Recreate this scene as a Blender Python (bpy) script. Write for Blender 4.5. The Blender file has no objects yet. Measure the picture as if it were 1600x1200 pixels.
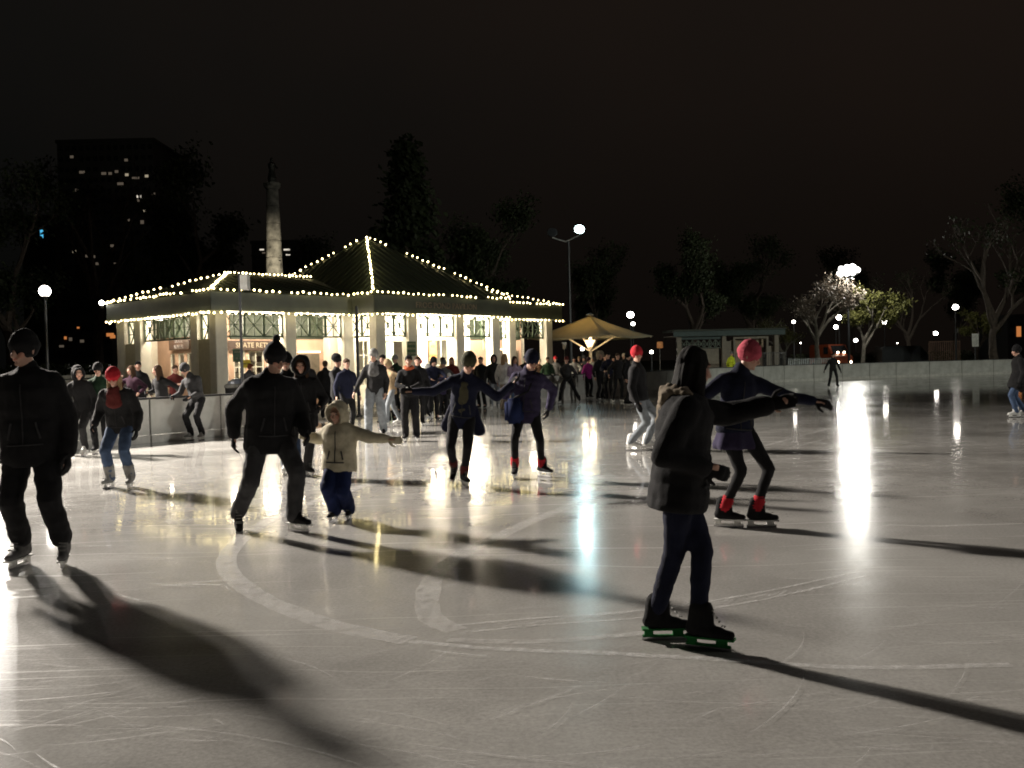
import bpy, bmesh, math, random
import numpy as np
from mathutils import Vector, Matrix, noise
rnd = random.Random(7)
S = bpy.context.scene
COL = S.collection
V = Vector
PI = math.pi

# ------------------------------------------------------------------ camera
F_PX, CAM_H, PITCH, ROLL = 1480.0, 1.45, math.atan(33/1480), math.atan(0.023)
fw = V((0, math.cos(PITCH), -math.sin(PITCH)))
r0, u0 = V((1, 0, 0)), V((0, math.sin(PITCH), math.cos(PITCH)))
rt = r0*math.cos(ROLL) - u0*math.sin(ROLL)
up = u0*math.cos(ROLL) + r0*math.sin(ROLL)
cd = bpy.data.cameras.new('camera'); cam = bpy.data.objects.new('camera', cd); COL.objects.link(cam)
cd.sensor_width = 36; cd.lens = 36*F_PX/1600; cd.clip_end = 3000; cd.clip_start = 0.05
cam.matrix_world = Matrix(((rt.x, up.x, -fw.x, 0), (rt.y, up.y, -fw.y, 0), (rt.z, up.z, -fw.z, CAM_H), (0, 0, 0, 1)))
S.camera = cam
S.cycles.pixel_filter_type = 'BLACKMAN_HARRIS'; S.cycles.filter_width = 1.8
S.cycles.sample_clamp_indirect = 4.0
S.cycles.max_bounces = 6; S.cycles.diffuse_bounces = 3; S.cycles.glossy_bounces = 3
S.cycles.transparent_max_bounces = 12
S.cycles.use_denoising = True
S.cycles.caustics_reflective = False; S.cycles.caustics_refractive = False
S.view_settings.view_transform = 'Standard'; S.view_settings.look = 'None'
S.view_settings.exposure = 0; S.view_settings.gamma = 1; S.view_settings.use_curve_mapping = False

def ray(px, py):
    return (fw*F_PX + rt*(px-800) - up*(py-600)).normalized()
def G(px, py, z=0.0):                       # the point of the level z seen at that place of the photograph
    d = ray(px, py); t = (z-CAM_H)/d.z
    return V((0, 0, CAM_H)) + d*t
def at(px, py, Y):                          # the point at distance Y
    d = ray(px, py); t = Y/d.y
    return V((0, 0, CAM_H)) + d*t

# ------------------------------------------------------------------ night sky
W = bpy.data.worlds.new('World'); S.world = W; W.use_nodes = True
nt = W.node_tree; nt.nodes.clear()
out = nt.nodes.new('ShaderNodeOutputWorld'); bg = nt.nodes.new('ShaderNodeBackground')
tc = nt.nodes.new('ShaderNodeTexCoord')
nz = nt.nodes.new('ShaderNodeTexNoise'); nz.inputs['Scale'].default_value = 1.6; nz.inputs['Detail'].default_value = 5
sep = nt.nodes.new('ShaderNodeSeparateXYZ'); nt.links.new(tc.outputs['Generated'], sep.inputs[0])
nt.links.new(tc.outputs['Generated'], nz.inputs['Vector'])
ma = nt.nodes.new('ShaderNodeMath'); ma.operation = 'MULTIPLY_ADD'
nt.links.new(sep.outputs['X'], ma.inputs[0]); ma.inputs[1].default_value = 0.55; nt.links.new(nz.outputs['Fac'], ma.inputs[2])
cr = nt.nodes.new('ShaderNodeValToRGB')
cr.color_ramp.elements[0].position = 0.2; cr.color_ramp.elements[0].color = (0.0052, 0.0052, 0.0047, 1)
cr.color_ramp.elements[1].position = 0.85; cr.color_ramp.elements[1].color = (0.0120, 0.0082, 0.0062, 1)
nt.links.new(ma.outputs[0], cr.inputs[0]); nt.links.new(cr.outputs[0], bg.inputs[0]); bg.inputs[1].default_value = 0.72
el = nt.nodes.new('ShaderNodeMapRange'); el.interpolation_type = 'SMOOTHSTEP'; el.inputs['From Min'].default_value = 0.0; el.inputs['From Max'].default_value = 0.38; el.inputs['To Min'].default_value = 0.40; el.inputs['To Max'].default_value = 0.88
nt.links.new(sep.outputs['Z'], el.inputs['Value']); nt.links.new(el.outputs[0], bg.inputs[1])
nt.links.new(bg.outputs[0], out.inputs[0])

# ------------------------------------------------------------------ materials
def N(t, k, **kw):
    n = t.nodes.new(k)
    for a, b in kw.items():
        if a in n.inputs.keys(): n.inputs[a].default_value = b
        else: setattr(n, a, b)
    return n
MATS = {}
def mat(name, col, rough=0.7, metal=0.0, var=0.25, scale=6.0, bump=0.0, bscale=None, spec=0.5, sheen=0.0, attr=False, transp=0.0, dirt_or_shade=None):
    if name in MATS: return MATS[name]
    m = bpy.data.materials.new(name); m.use_nodes = True; t = m.node_tree; b = t.nodes['Principled BSDF']
    tcn = N(t, 'ShaderNodeTexCoord'); n1 = N(t, 'ShaderNodeTexNoise', Scale=scale, Detail=6.0, Roughness=0.6)
    t.links.new(tcn.outputs['Object'], n1.inputs['Vector'])
    r = N(t, 'ShaderNodeValToRGB')
    r.color_ramp.elements[0].position = 0.3; r.color_ramp.elements[1].position = 0.7
    c = V(col[:3]); lo = c*(1-var); hi = c*(1+var)
    if dirt_or_shade: lo = V(dirt_or_shade)
    r.color_ramp.elements[0].color = (*lo, 1); r.color_ramp.elements[1].color = (*[min(1, q) for q in hi], 1)
    t.links.new(n1.outputs['Fac'], r.inputs[0])
    src = r.outputs[0]
    if attr:
        at_ = N(t, 'ShaderNodeVertexColor', layer_name='tint'); mx = N(t, 'ShaderNodeMix', data_type='RGBA', blend_type='MULTIPLY')
        mx.inputs[0].default_value = 1; t.links.new(src, mx.inputs[6]); t.links.new(at_.outputs[0], mx.inputs[7]); src = mx.outputs[2]
    t.links.new(src, b.inputs['Base Color'])
    b.inputs['Roughness'].default_value = rough; b.inputs['Metallic'].default_value = metal
    b.inputs['Specular IOR Level'].default_value = spec
    if sheen: b.inputs['Sheen Weight'].default_value = sheen
    if bump:
        n2 = N(t, 'ShaderNodeTexNoise', Scale=bscale or scale*8, Detail=4.0)
        t.links.new(tcn.outputs['Object'], n2.inputs['Vector'])
        bp = N(t, 'ShaderNodeBump', Strength=bump, Distance=0.01)
        t.links.new(n2.outputs['Fac'], bp.inputs['Height']); t.links.new(bp.outputs[0], b.inputs['Normal'])
    MATS[name] = m; return m
def emis(name, col, strength):
    if name in MATS: return MATS[name]
    m = bpy.data.materials.new(name); m.use_nodes = True; t = m.node_tree; t.nodes.clear()
    o = N(t, 'ShaderNodeOutputMaterial'); e = N(t, 'ShaderNodeEmission'); e.inputs[0].default_value = (*col, 1); e.inputs[1].default_value = strength
    t.links.new(e.outputs[0], o.inputs[0]); MATS[name] = m; return m
def cloth(name, col, bump=0.5):
    return mat('cloth_'+name, col, rough=0.9, var=0.3, scale=9, bump=bump, bscale=160, spec=0.15, sheen=0.03)

# ice: frosty diffuse body under a wet glossy surface
def make_ice():
    m = bpy.data.materials.new('ice'); m.use_nodes = True; t = m.node_tree; b = t.nodes['Principled BSDF']
    tcn = N(t, 'ShaderNodeTexCoord')
    big = N(t, 'ShaderNodeTexNoise', Scale=0.5, Detail=5.0, Roughness=0.6)
    t.links.new(tcn.outputs['Object'], big.inputs['Vector'])
    fine = N(t, 'ShaderNodeTexNoise', Scale=45.0, Detail=3.0, Roughness=0.7)
    t.links.new(tcn.outputs['Object'], fine.inputs['Vector'])
    # fine skate lines: stretched noise in three directions
    lines = None
    for k, (ang, sc, thr) in enumerate(((18, 26, 0.655), (-32, 21, 0.66), (75, 24, 0.675))):
        mp = N(t, 'ShaderNodeMapping'); mp.inputs['Rotation'].default_value = (0, 0, math.radians(ang)); mp.inputs['Scale'].default_value = (0.22, sc, 1)
        wz = N(t, 'ShaderNodeTexNoise', Scale=0.35, Detail=2.0)
        t.links.new(tcn.outputs['Object'], wz.inputs['Vector'])
        ad = N(t, 'ShaderNodeMix', data_type='RGBA', blend_type='LINEAR_LIGHT'); ad.inputs[0].default_value = 0.35
        t.links.new(tcn.outputs['Object'], ad.inputs[6]); t.links.new(wz.outputs['Color'], ad.inputs[7])
        t.links.new(ad.outputs[2], mp.inputs['Vector'])
        n = N(t, 'ShaderNodeTexNoise', Scale=1.0, Detail=2.5, Roughness=0.55); t.links.new(mp.outputs[0], n.inputs['Vector'])
        rp = N(t, 'ShaderNodeMapRange'); rp.inputs['From Min'].default_value = thr; rp.inputs['From Max'].default_value = thr+0.05
        t.links.new(n.outputs['Fac'], rp.inputs['Value'])
        if lines is None: lines = rp.outputs[0]
        else:
            mx = N(t, 'ShaderNodeMath', operation='MAXIMUM'); t.links.new(lines, mx.inputs[0]); t.links.new(rp.outputs[0], mx.inputs[1]); lines = mx.outputs[0]
    r = N(t, 'ShaderNodeValToRGB'); r.color_ramp.elements[0].position = 0.3; r.color_ramp.elements[1].position = 0.72
    r.color_ramp.elements[0].color = (0.33, 0.32, 0.30, 1); r.color_ramp.elements[1].color = (0.49, 0.48, 0.455, 1)
    t.links.new(big.outputs['Fac'], r.inputs[0])
    r2 = N(t, 'ShaderNodeMix', data_type='RGBA', blend_type='OVERLAY'); r2.inputs[0].default_value = 0.45
    t.links.new(r.outputs[0], r2.inputs[6]); t.links.new(fine.outputs['Fac'], r2.inputs[7])
    mid = N(t, 'ShaderNodeTexNoise', Scale=3.2, Detail=9.0, Roughness=0.72); t.links.new(tcn.outputs['Object'], mid.inputs['Vector'])
    r3 = N(t, 'ShaderNodeMix', data_type='RGBA', blend_type='OVERLAY'); r3.inputs[0].default_value = 0.4; t.links.new(r2.outputs[2], r3.inputs[6]); t.links.new(mid.outputs['Fac'], r3.inputs[7])
    cw = N(t, 'ShaderNodeMapRange'); cw.inputs['From Min'].default_value = .35; cw.inputs['From Max'].default_value = .62; cw.inputs['To Min'].default_value = .25; cw.inputs['To Max'].default_value = .85; t.links.new(mid.outputs['Fac'], cw.inputs['Value']); t.links.new(cw.outputs[0], b.inputs['Coat Weight'])
    mxl = N(t, 'ShaderNodeMix', data_type='RGBA'); t.links.new(r3.outputs[2], mxl.inputs[6]); mxl.inputs[7].default_value = (0.66, 0.65, 0.63, 1)
    ml = N(t, 'ShaderNodeMath', operation='MULTIPLY'); t.links.new(lines, ml.inputs[0]); ml.inputs[1].default_value = 0.09
    t.links.new(ml.outputs[0], mxl.inputs[0]); t.links.new(mxl.outputs[2], b.inputs['Base Color'])
    rr = N(t, 'ShaderNodeMapRange'); rr.inputs['From Min'].default_value = 0.35; rr.inputs['From Max'].default_value = 0.65
    rr.inputs['To Min'].default_value = 0.13; rr.inputs['To Max'].default_value = 0.24
    t.links.new(big.outputs['Fac'], rr.inputs['Value'])
    ra = N(t, 'ShaderNodeMath', operation='MULTIPLY_ADD'); t.links.new(lines, ra.inputs[0]); ra.inputs[1].default_value = 0.15; t.links.new(rr.outputs[0], ra.inputs[2])
    t.links.new(ra.outputs[0], b.inputs['Roughness']); b.inputs['IOR'].default_value = 1.31
    b.inputs['Coat Weight'].default_value = 0.6; b.inputs['Specular IOR Level'].default_value = 0.5; b.inputs['Coat Roughness'].default_value = 0.022; b.inputs['Coat IOR'].default_value = 1.31
    wv = N(t, 'ShaderNodeTexNoise', Scale=2.2, Detail=3.0); t.links.new(tcn.outputs['Object'], wv.inputs['Vector'])
    bp = N(t, 'ShaderNodeBump', Strength=0.12, Distance=0.02); t.links.new(wv.outputs['Fac'], bp.inputs['Height'])
    bp2 = N(t, 'ShaderNodeBump', Strength=0.10, Distance=0.004); t.links.new(fine.outputs['Fac'], bp2.inputs['Height']); t.links.new(bp.outputs[0], bp2.inputs['Normal'])
    t.links.new(bp2.outputs[0], b.inputs['Normal']); bp3 = N(t, 'ShaderNodeBump', Strength=0.045, Distance=0.02); t.links.new(wv.outputs['Fac'], bp3.inputs['Height']); bp4 = N(t, 'ShaderNodeBump', Strength=0.035, Distance=0.004); t.links.new(fine.outputs['Fac'], bp4.inputs['Height']); t.links.new(bp3.outputs[0], bp4.inputs['Normal']); t.links.new(bp4.outputs[0], b.inputs['Coat Normal'])
    return m
def make_frost(name, dens, col=(0.72, 0.71, 0.69)):
    m = bpy.data.materials.new(name); m.use_nodes = True; t = m.node_tree; b = t.nodes['Principled BSDF']; o = t.nodes['Material Output']
    b.inputs['Base Color'].default_value = (*col, 1); b.inputs['Roughness'].default_value = 0.5
    tcn = N(t, 'ShaderNodeTexCoord'); n = N(t, 'ShaderNodeTexNoise', Scale=14.0, Detail=6.0, Roughness=0.75)
    t.links.new(tcn.outputs['Object'], n.inputs['Vector'])
    r = N(t, 'ShaderNodeMapRange'); r.inputs['From Min'].default_value = 0.36; r.inputs['From Max'].default_value = 0.66; r.inputs['To Max'].default_value = dens
    t.links.new(n.outputs['Fac'], r.inputs['Value'])
    tr = N(t, 'ShaderNodeBsdfTransparent'); mx = N(t, 'ShaderNodeMixShader')
    t.links.new(r.outputs[0], mx.inputs[0]); t.links.new(tr.outputs[0], mx.inputs[1]); t.links.new(b.outputs[0], mx.inputs[2]); t.links.new(mx.outputs[0], o.inputs[0])
    return m
def make_glass():
    m = bpy.data.materials.new('window_glass'); m.use_nodes = True; t = m.node_tree; t.nodes.clear()
    o = N(t, 'ShaderNodeOutputMaterial'); g = N(t, 'ShaderNodeBsdfGlossy', Roughness=0.05); tr = N(t, 'ShaderNodeBsdfTransparent'); mx = N(t, 'ShaderNodeMixShader')
    tr.inputs[0].default_value = (0.93, 0.96, 0.94, 1); mx.inputs[0].default_value = 0.07
    t.links.new(tr.outputs[0], mx.inputs[1]); t.links.new(g.outputs[0], mx.inputs[2]); t.links.new(mx.outputs[0], o.inputs[0]); return m
def make_leaf(name, col):
    m = mat(name, col, rough=0.6, var=0.5, scale=0.8, spec=0.2); return m

M_ICE, M_GLASS = make_ice(), make_glass()
M_FROST, M_FROST2 = make_frost('frost_line', 0.42), make_frost('frost_thin', 0.5, (0.8, 0.8, 0.79))
M_WHITE = mat('cream_paint', (0.74, 0.71, 0.61), rough=0.55, var=0.16, scale=1.6, bump=0.1)
M_FASC = mat('grey_fascia_paint', (0.10, 0.115, 0.10), rough=0.6, var=0.15, scale=2)
M_PINK = mat('salmon_wall', (0.50, 0.33, 0.24), rough=0.7, var=0.12, scale=2.5, bump=0.1)
M_GREEN = mat('dark_green_paint', (0.045, 0.075, 0.04), rough=0.5, var=0.25, scale=5)
M_ROOF = mat('dark_roof_metal', (0.035, 0.045, 0.030), rough=0.6, var=0.3, scale=1.5, metal=0.0)
M_DARK = mat('black_rubber', (0.02, 0.02, 0.02), rough=0.7, var=0.3)
M_POLE = mat('dark_pole_paint', (0.035, 0.037, 0.04), rough=0.45, var=0.2)
M_BROWN = mat('brown_sign_board', (0.045, 0.022, 0.014), rough=0.5, var=0.2)
M_LETTER = mat('cream_lettering', (0.42, 0.36, 0.26), rough=0.6, var=0.05)
M_BOARD = mat('white_dasher_plastic', (0.52, 0.52, 0.49), rough=0.35, var=0.12, scale=1.7, dirt_or_shade=(0.36, 0.36, 0.33))
M_PAVE = mat('plaza_concrete', (0.16, 0.155, 0.145), rough=0.85, var=0.3, scale=1.2, bump=0.2)
M_GRASS = mat('park_grass', (0.035, 0.05, 0.02), rough=0.95, var=0.5, scale=0.6, bump=0.4)
M_BARK = mat('tree_bark', (0.09, 0.07, 0.055), rough=0.9, var=0.4, scale=5, bump=0.6)
M_STONE = mat('shade_dappled_granite', (0.30, 0.28, 0.24), rough=0.8, var=0.4, scale=1.1, dirt_or_shade=(0.045, 0.042, 0.035), bump=0.4)  # dark mottling puts the tree-shadow dapple into the stone colour
M_STEEL = mat('blade_steel', (0.6, 0.6, 0.62), rough=0.22, metal=1.0, var=0.05)
M_BULB = emis('warm_bulb', (1.0, 0.80, 0.36), 14)
M_GLOBE = emis('globe_lamp', (1.0, 0.93, 0.84), 26)

# ------------------------------------------------------------------ mesh helpers
def tag(o, label=None, cat=None, group=None, kind=None):
    if label: o['label'] = label
    if cat: o['category'] = cat
    if group: o['group'] = group
    if kind: o['kind'] = kind
    return o
def link(name, me, m=None, parent=None, loc=None, rz=0.0):
    o = bpy.data.objects.new(name, me); COL.objects.link(o)
    if parent is not None: o.parent = parent
    if loc is not None: o.location = loc
    if rz: o.rotation_euler[2] = rz
    if m is not None and me is not None:
        if not me.materials: me.materials.append(m)
        if me.materials[0] != m:
            o.material_slots[0].link = 'OBJECT'; o.material_slots[0].material = m
    return o
def empty(name, loc=(0, 0, 0), rz=0.0):
    o = bpy.data.objects.new(name, None); COL.objects.link(o); o.location = loc; o.rotation_euler[2] = rz; return o
def bm_mesh(bm, name='m', smooth=False):
    me = bpy.data.meshes.new(name); bm.to_mesh(me); bm.free()
    if smooth:
        me.polygons.foreach_set('use_smooth', [True]*len(me.polygons))
    return me
def box(bm, a, b, M=None):                       # box between corners a and b
    vs = [bm.verts.new((x, y, z)) for x in (a[0], b[0]) for y in (a[1], b[1]) for z in (a[2], b[2])]
    for f in ((0, 1, 3, 2), (4, 6, 7, 5), (0, 4, 5, 1), (2, 3, 7, 6), (0, 2, 6, 4), (1, 5, 7, 3)):
        bm.faces.new([vs[i] for i in f])
    if M is not None:
        for v in vs: v.co = M @ v.co
    return vs
def box_me(a, b, name='m', bev=0.0):
    bm = bmesh.new(); box(bm, a, b)
    bmesh.ops.recalc_face_normals(bm, faces=bm.faces)
    if bev: bmesh.ops.bevel(bm, geom=list(bm.edges), offset=bev, segments=1, affect='EDGES')
    return bm_mesh(bm, name)
def bar(bm, p, q, w, h=None, upv=V((0, 0, 1))):  # square bar from p to q
    p, q = V(p), V(q); h = h or w; d = (q-p).normalized()
    s = d.cross(upv)
    if s.length < 1e-4: s = d.cross(V((0, 1, 0)))
    s.normalize(); t = s.cross(d).normalized()
    vs = [bm.verts.new(c + s*(i*w/2) + t*(j*h/2)) for c in (p, q) for i, j in ((-1, -1), (1, -1), (1, 1), (-1, 1))]
    for f in ((0, 1, 2, 3), (7, 6, 5, 4), (0, 4, 5, 1), (1, 5, 6, 2), (2, 6, 7, 3), (3, 7, 4, 0)):
        bm.faces.new([vs[i] for i in f])
def tube(bm, pts, rad, n=8, capped=True):
    rings = []
    for i, p in enumerate(pts):
        p = V(p)
        d = (V(pts[min(i+1, len(pts)-1)]) - V(pts[max(i-1, 0)])).normalized()
        a = d.cross(V((0.13, 0.31, 0.94))); 
        if a.length < 0.05: a = d.cross(V((1, 0, 0)))
        a.normalize(); b = d.cross(a)
        r = rad[i] if hasattr(rad, '__len__') else rad
        rings.append([bm.verts.new(p + (a*math.cos(2*PI*k/n) + b*math.sin(2*PI*k/n))*r) for k in range(n)])
    for A, B in zip(rings, rings[1:]):
        for k in range(n): bm.faces.new((A[k], A[(k+1) % n], B[(k+1) % n], B[k]))
    if capped:
        bm.faces.new(list(reversed(rings[0]))); bm.faces.new(rings[-1])
def lathe(bm, prof, n=16, c=(0, 0, 0), ex=1.0, ey=1.0):
    rings = [[bm.verts.new((c[0]+r*ex*math.cos(2*PI*k/n), c[1]+r*ey*math.sin(2*PI*k/n), c[2]+z)) for k in range(n)] for r, z in prof]
    for A, B in zip(rings, rings[1:]):
        for k in range(n): bm.faces.new((A[k], A[(k+1) % n], B[(k+1) % n], B[k]))
    bm.faces.new(list(reversed(rings[0]))); bm.faces.new(rings[-1])
def quadmesh(pts, name='m'):
    me = bpy.data.meshes.new(name); me.from_pydata([tuple(p) for p in pts], [], [list(range(len(pts)))]); me.update(); return me
def text_mesh(s, size, depth=0.012):
    cu = bpy.data.curves.new('t', 'FONT'); cu.body = s; cu.size = size; cu.extrude = depth; cu.align_x = 'CENTER'; cu.align_y = 'CENTER'; cu.resolution_u = 2
    o = bpy.data.objects.new('t', cu); COL.objects.link(o); bpy.context.view_layer.update()
    me = bpy.data.meshes.new_from_object(o.evaluated_get(bpy.context.evaluated_depsgraph_get()))
    bpy.data.objects.remove(o); return me

# ------------------------------------------------------------------ lamps that light the rink (fixtures are built further down, the soft fill is added)
def spot(name, loc, target, power, col, size=2.6, rad=0.2, blend=0.5):
    l = bpy.data.lights.new(name, 'SPOT'); l.energy = power; l.color = col; l.spot_size = size; l.spot_blend = blend; l.shadow_soft_size = rad
    o = bpy.data.objects.new(name, l); COL.objects.link(o); o.location = loc
    o.rotation_euler = (V(target)-V(loc)).to_track_quat('-Z', 'Y').to_euler(); return o
def point(name, loc, power, col, rad=0.1):
    l = bpy.data.lights.new(name, 'POINT'); l.energy = power; l.color = col; l.shadow_soft_size = rad
    o = bpy.data.objects.new(name, l); COL.objects.link(o); o.location = loc; return o
KEY = V((-16.2, 22.0, 8.7))
LA = at(905, 360, 65); LB = at(1327, 424, 92); LL = at(-34, 380, 54)
spot('flood_light', KEY+V((0.45, -0.5, 0)), (-5.5, 16.5, 0), 62000, (1.0, 0.91, 0.81), 1.5, 0.5, blend=1.0)
spot('flood_light', KEY+V((1.15, 0.3, 0)), (-2, 8, 0), 7500, (1.0, 0.91, 0.81), 1.9, 0.35, blend=1.0)
spot('flood_light', LA+V((0, -0.5, 0)), (0, 20, 0), 800, (0.62, 0.95, 1.0), 1.9, 0.28)
for dx, dz in ((-1.0, -0.1), (-0.35, 0.15), (0.3, 0.1), (0.9, 0.25)):
    spot('flood_light', LB+V((dx, -0.6, dz)), (6, 30, 0), 550, (1.0, 0.97, 0.90), 1.5, 0.25)
FILL = V((40, 2, 10))
spot('flood_light', FILL+V((-.5, .3, 0)), (22, 64, 2), 34000, (0.97, 1.0, 0.88), .85, 0.25)
spot('flood_light', FILL+V((.9, .4, 0)), (-7.5, 30, 2.6), 24000, (1.0, 0.98, 0.90), .5, 0.25)
spot('flood_light', FILL+V((.2, .6, 0)), (-4, 9, 0), 6000, (1.0, .96, .9), 1.1, 1.2, blend=1.0)  # added soft fill that lifts the shadows, without a lamp head
spot('flood_light', LL+V((0, -.4, 0)), (-6, 14, 0), 4200, (1.0, .95, .88), 1.9, .25)
point('flood_spill', LB+V((-.3, -2.4, -.4)), 2600, (1, .97, .88), .3)

# ------------------------------------------------------------------ ground, plaza, ice
g = link('ground', quadmesh([(-900, -300, -0.03), (900, -300, -0.03), (900, 1500, -0.03), (-900, 1500, -0.03)]), M_GRASS); tag(g, kind='structure')
pz = link('plaza_pavement', quadmesh([(-40, 2, -0.015), (-14, 2, -0.015), (60, 40, -0.015), (70, 74, -0.015), (-30, 74, -0.015)]), M_PAVE); tag(pz, kind='structure')
LEFT = [V((-10.5, 2.0)), V((-10.6, 9.0)), V((-10.0, 14.0)), G(105, 703).xy, G(235, 692).xy, G(345, 681).xy, V((-5.3, 24.2))]
MIDR = [G(700, 640).xy, G(780, 634).xy, G(865, 627).xy, G(1010, 616).xy, G(1120, 604).xy, G(1225, 597).xy, G(1400, 590).xy, G(1600, 583.5).xy, V((46, 55)), V((50, 40)), V((44, 20)), V((36, 4))]
ring = LEFT + MIDR + [V((36, -14)), V((-12, -14))]
ice = link('ice_rink', quadmesh([(p.x, p.y, 0.0) for p in ring]), M_ICE); tag(ice, kind='structure')

# dasher boards: every panel its own piece, black rail and kick strip
def boards(pts, h, label, plen=2.4):
    root = empty('dasher_board', (pts[0].x, pts[0].y, 0)); o = V((pts[0].x, pts[0].y, 0))
    tag(root, label, 'rink board', 'low white boards round the ice')
    for a, b in zip(pts, pts[1:]):
        L = (b-a).length; n = max(1, round(L/plen)); d = (b-a)/L; nrm = V((d.y, -d.x))
        for k in range(n):
            p = V((*(a+d*(L*k/n+0.018)), 0))-o; q = V((*(a+d*(L*(k+1)/n-0.018)), 0))-o
            ang = math.atan2(d.y, d.x); l = (q-p).length
            link('panel', box_me((0, -0.02, 0.16), (l, 0.02, h-0.045), bev=0.004), M_BOARD, root, p, ang)
            link('kick_strip', box_me((0, -0.032, 0.0), (l, 0.02, 0.155)), M_KICK, root, p, ang)
            link('rail', box_me((-0.017, -0.045, h-0.04), (l+0.017, 0.05, h), bev=0.006), M_DARK, root, p, ang)
            link('post', box_me((-0.04, 0.03, 0), (0.02, 0.1, h-0.05)), M_POLE, root, p, ang)
M_KICK = mat('kick_strip_plastic', (0.56, 0.55, 0.51), rough=0.4, var=0.2)
boards(LEFT, 0.92, 'white rink boards with a black top rail in front of the pavilion left wing')
boards(MIDR, 0.98, 'white rink boards running from the umbrella canopy to the far right side')

# frost lines and skate tracks lying on the ice
def ribbon(bm, pts, w, z, taper=0.0, jit=0.0):
    pts = [V(p) for p in pts]; n = len(pts); prev = None
    for i, p in enumerate(pts):
        d = (pts[min(i+1, n-1)]-pts[max(i-1, 0)]).normalized(); s = V((-d.y, d.x))
        ww = w*(1 - taper*abs(2*i/(n-1)-1)**2)*(1+jit*rnd.uniform(-1, 1))/2
        A, B = bm.verts.new((p.x+s.x*ww, p.y+s.y*ww, z)), bm.verts.new((p.x-s.x*ww, p.y-s.y*ww, z))
        if prev: bm.faces.new((prev[0], prev[1], B, A))
        prev = (A, B)
def spline(pix, k=8):
    P = [G(*p).xy for p in pix]; P = [P[0]*2-P[1]] + P + [P[-1]*2-P[-2]]; o = []
    for i in range(1, len(P)-2):
        for j in range(k):
            t = j/k; a, b, c, d = P[i-1:i+3]
            o.append(0.5*((2*b)+(c-a)*t+(2*a-5*b+4*c-d)*t*t+(3*b-a-3*c+d)*t**3))
    o.append(P[-2]); return o
def frost_band(pix, w, z, m=None, j=0.08):
    bm = bmesh.new(); ribbon(bm, spline(pix), w, z, jit=j); o = link('ice_line_marking', bm_mesh(bm), m or M_FROST); tag(o, kind='structure')
frost_band([(640, 738), (560, 762), (450, 800), (392, 832), (360, 862), (355, 888), (378, 915), (430, 945), (520, 978), (640, 1002)], 0.15, 0.004)
frost_band([(640, 1003), (760, 1014), (900, 1020), (1100, 1030), (1330, 1044), (1580, 1040)], 0.055, 0.005, M_FROST2)
frost_band([(960, 772), (900, 790), (830, 815), (760, 848), (712, 872), (680, 900), (668, 935), (674, 966), (712, 986)], 0.15, 0.0045)
frost_band([(700, 1001), (800, 1004), (900, 1000), (1010, 990)], 0.07, 0.0055)
frost_band([(712, 978), (850, 966), (1000, 955), (1180, 928), (1345, 893)], 0.022, 0.0052, M_FROST2)
frost_band([(735, 988), (860, 976), (1010, 965), (1190, 938), (1360, 899)], 0.022, 0.0048, M_FROST2)
frost_band([(1140, 712), (1220, 690), (1300, 668), (1370, 650)], 0.05, 0.0046)
frost_band([(1160, 722), (1230, 702), (1310, 680)], 0.03, 0.0049)
frost_band([(1380, 820), (1450, 823), (1520, 821), (1640, 818)], 0.05, 0.0051)
frost_band([(1020, 716), (1150, 718), (1300, 716)], 0.02, 0.0053)
frost_band([(255, 816), (300, 812), (345, 806)], 0.045, 0.0054, M_FROST2)
frost_band([(250, 917), (290, 914), (345, 915)], 0.03, 0.0056, M_FROST2)
bm = bmesh.new()
def scratch(px, py, L, ang, curv, w, z):
    p = G(px, py).xy; pts = []; a = ang
    for i in range(9):
        pts.append(p.copy()); p = p + V((math.cos(a), math.sin(a)))*L/8; a += curv/8
    ribbon(bm, pts, w, z, taper=0.9, jit=0.25)
for i in range(520):
    scratch(rnd.uniform(-60, 1660), 640+560*rnd.random()**1.1, rnd.uniform(0.15, 1.9)*rnd.random()**.5, rnd.uniform(-0.5, 0.9), rnd.uniform(-0.9, 0.9), rnd.choice((0.002, 0.003, 0.004, 0.006)), 0.006+i*0.000006)
for i, (x, y, L, a, w) in enumerate(((120, 855, .5, -.1, .02), (165, 925, .9, -.75, .012), (225, 912, .5, -.5, .014), (270, 913, .45, .05, .03), (352, 915, .3, -1.2, .012), (20, 925, .3, .2, .04), (5, 938, .3, .25, .04), (0, 1100, .5, .1, .01),
     (55, 1180, .4, -.8, .01), (670, 1018, .35, -.5, .022), (790, 1057, .5, -.4, .014), (165, 745, .5, .5, .02), (255, 745, .5, .6, .02), (40, 795, .9, .2, .025), (310, 715, .9, .3, .03), (60, 735, 1.8, .35, .05), (120, 760, 1.2, .3, .04), (820, 910, .5, .6, .012))):
    scratch(x, y, L, a, 0.25, w, 0.0105+i*0.00002)
for i in range(64):                                                                  # tyre lug marks between the two track lines
    t = i/63; x = 780+560*t; y = 985-0.001*(x-780)-68*t
    scratch(x+rnd.uniform(-3, 3), y+rnd.uniform(-2, 2), rnd.uniform(0.05, 0.11), 0.9+rnd.uniform(-.2, .2), 0, 0.012, 0.0118)
sc = link('skate_scratches', bm_mesh(bm), M_FROST2); tag(sc, kind='stuff', label='thin white skate scratches in the ice')

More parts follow.
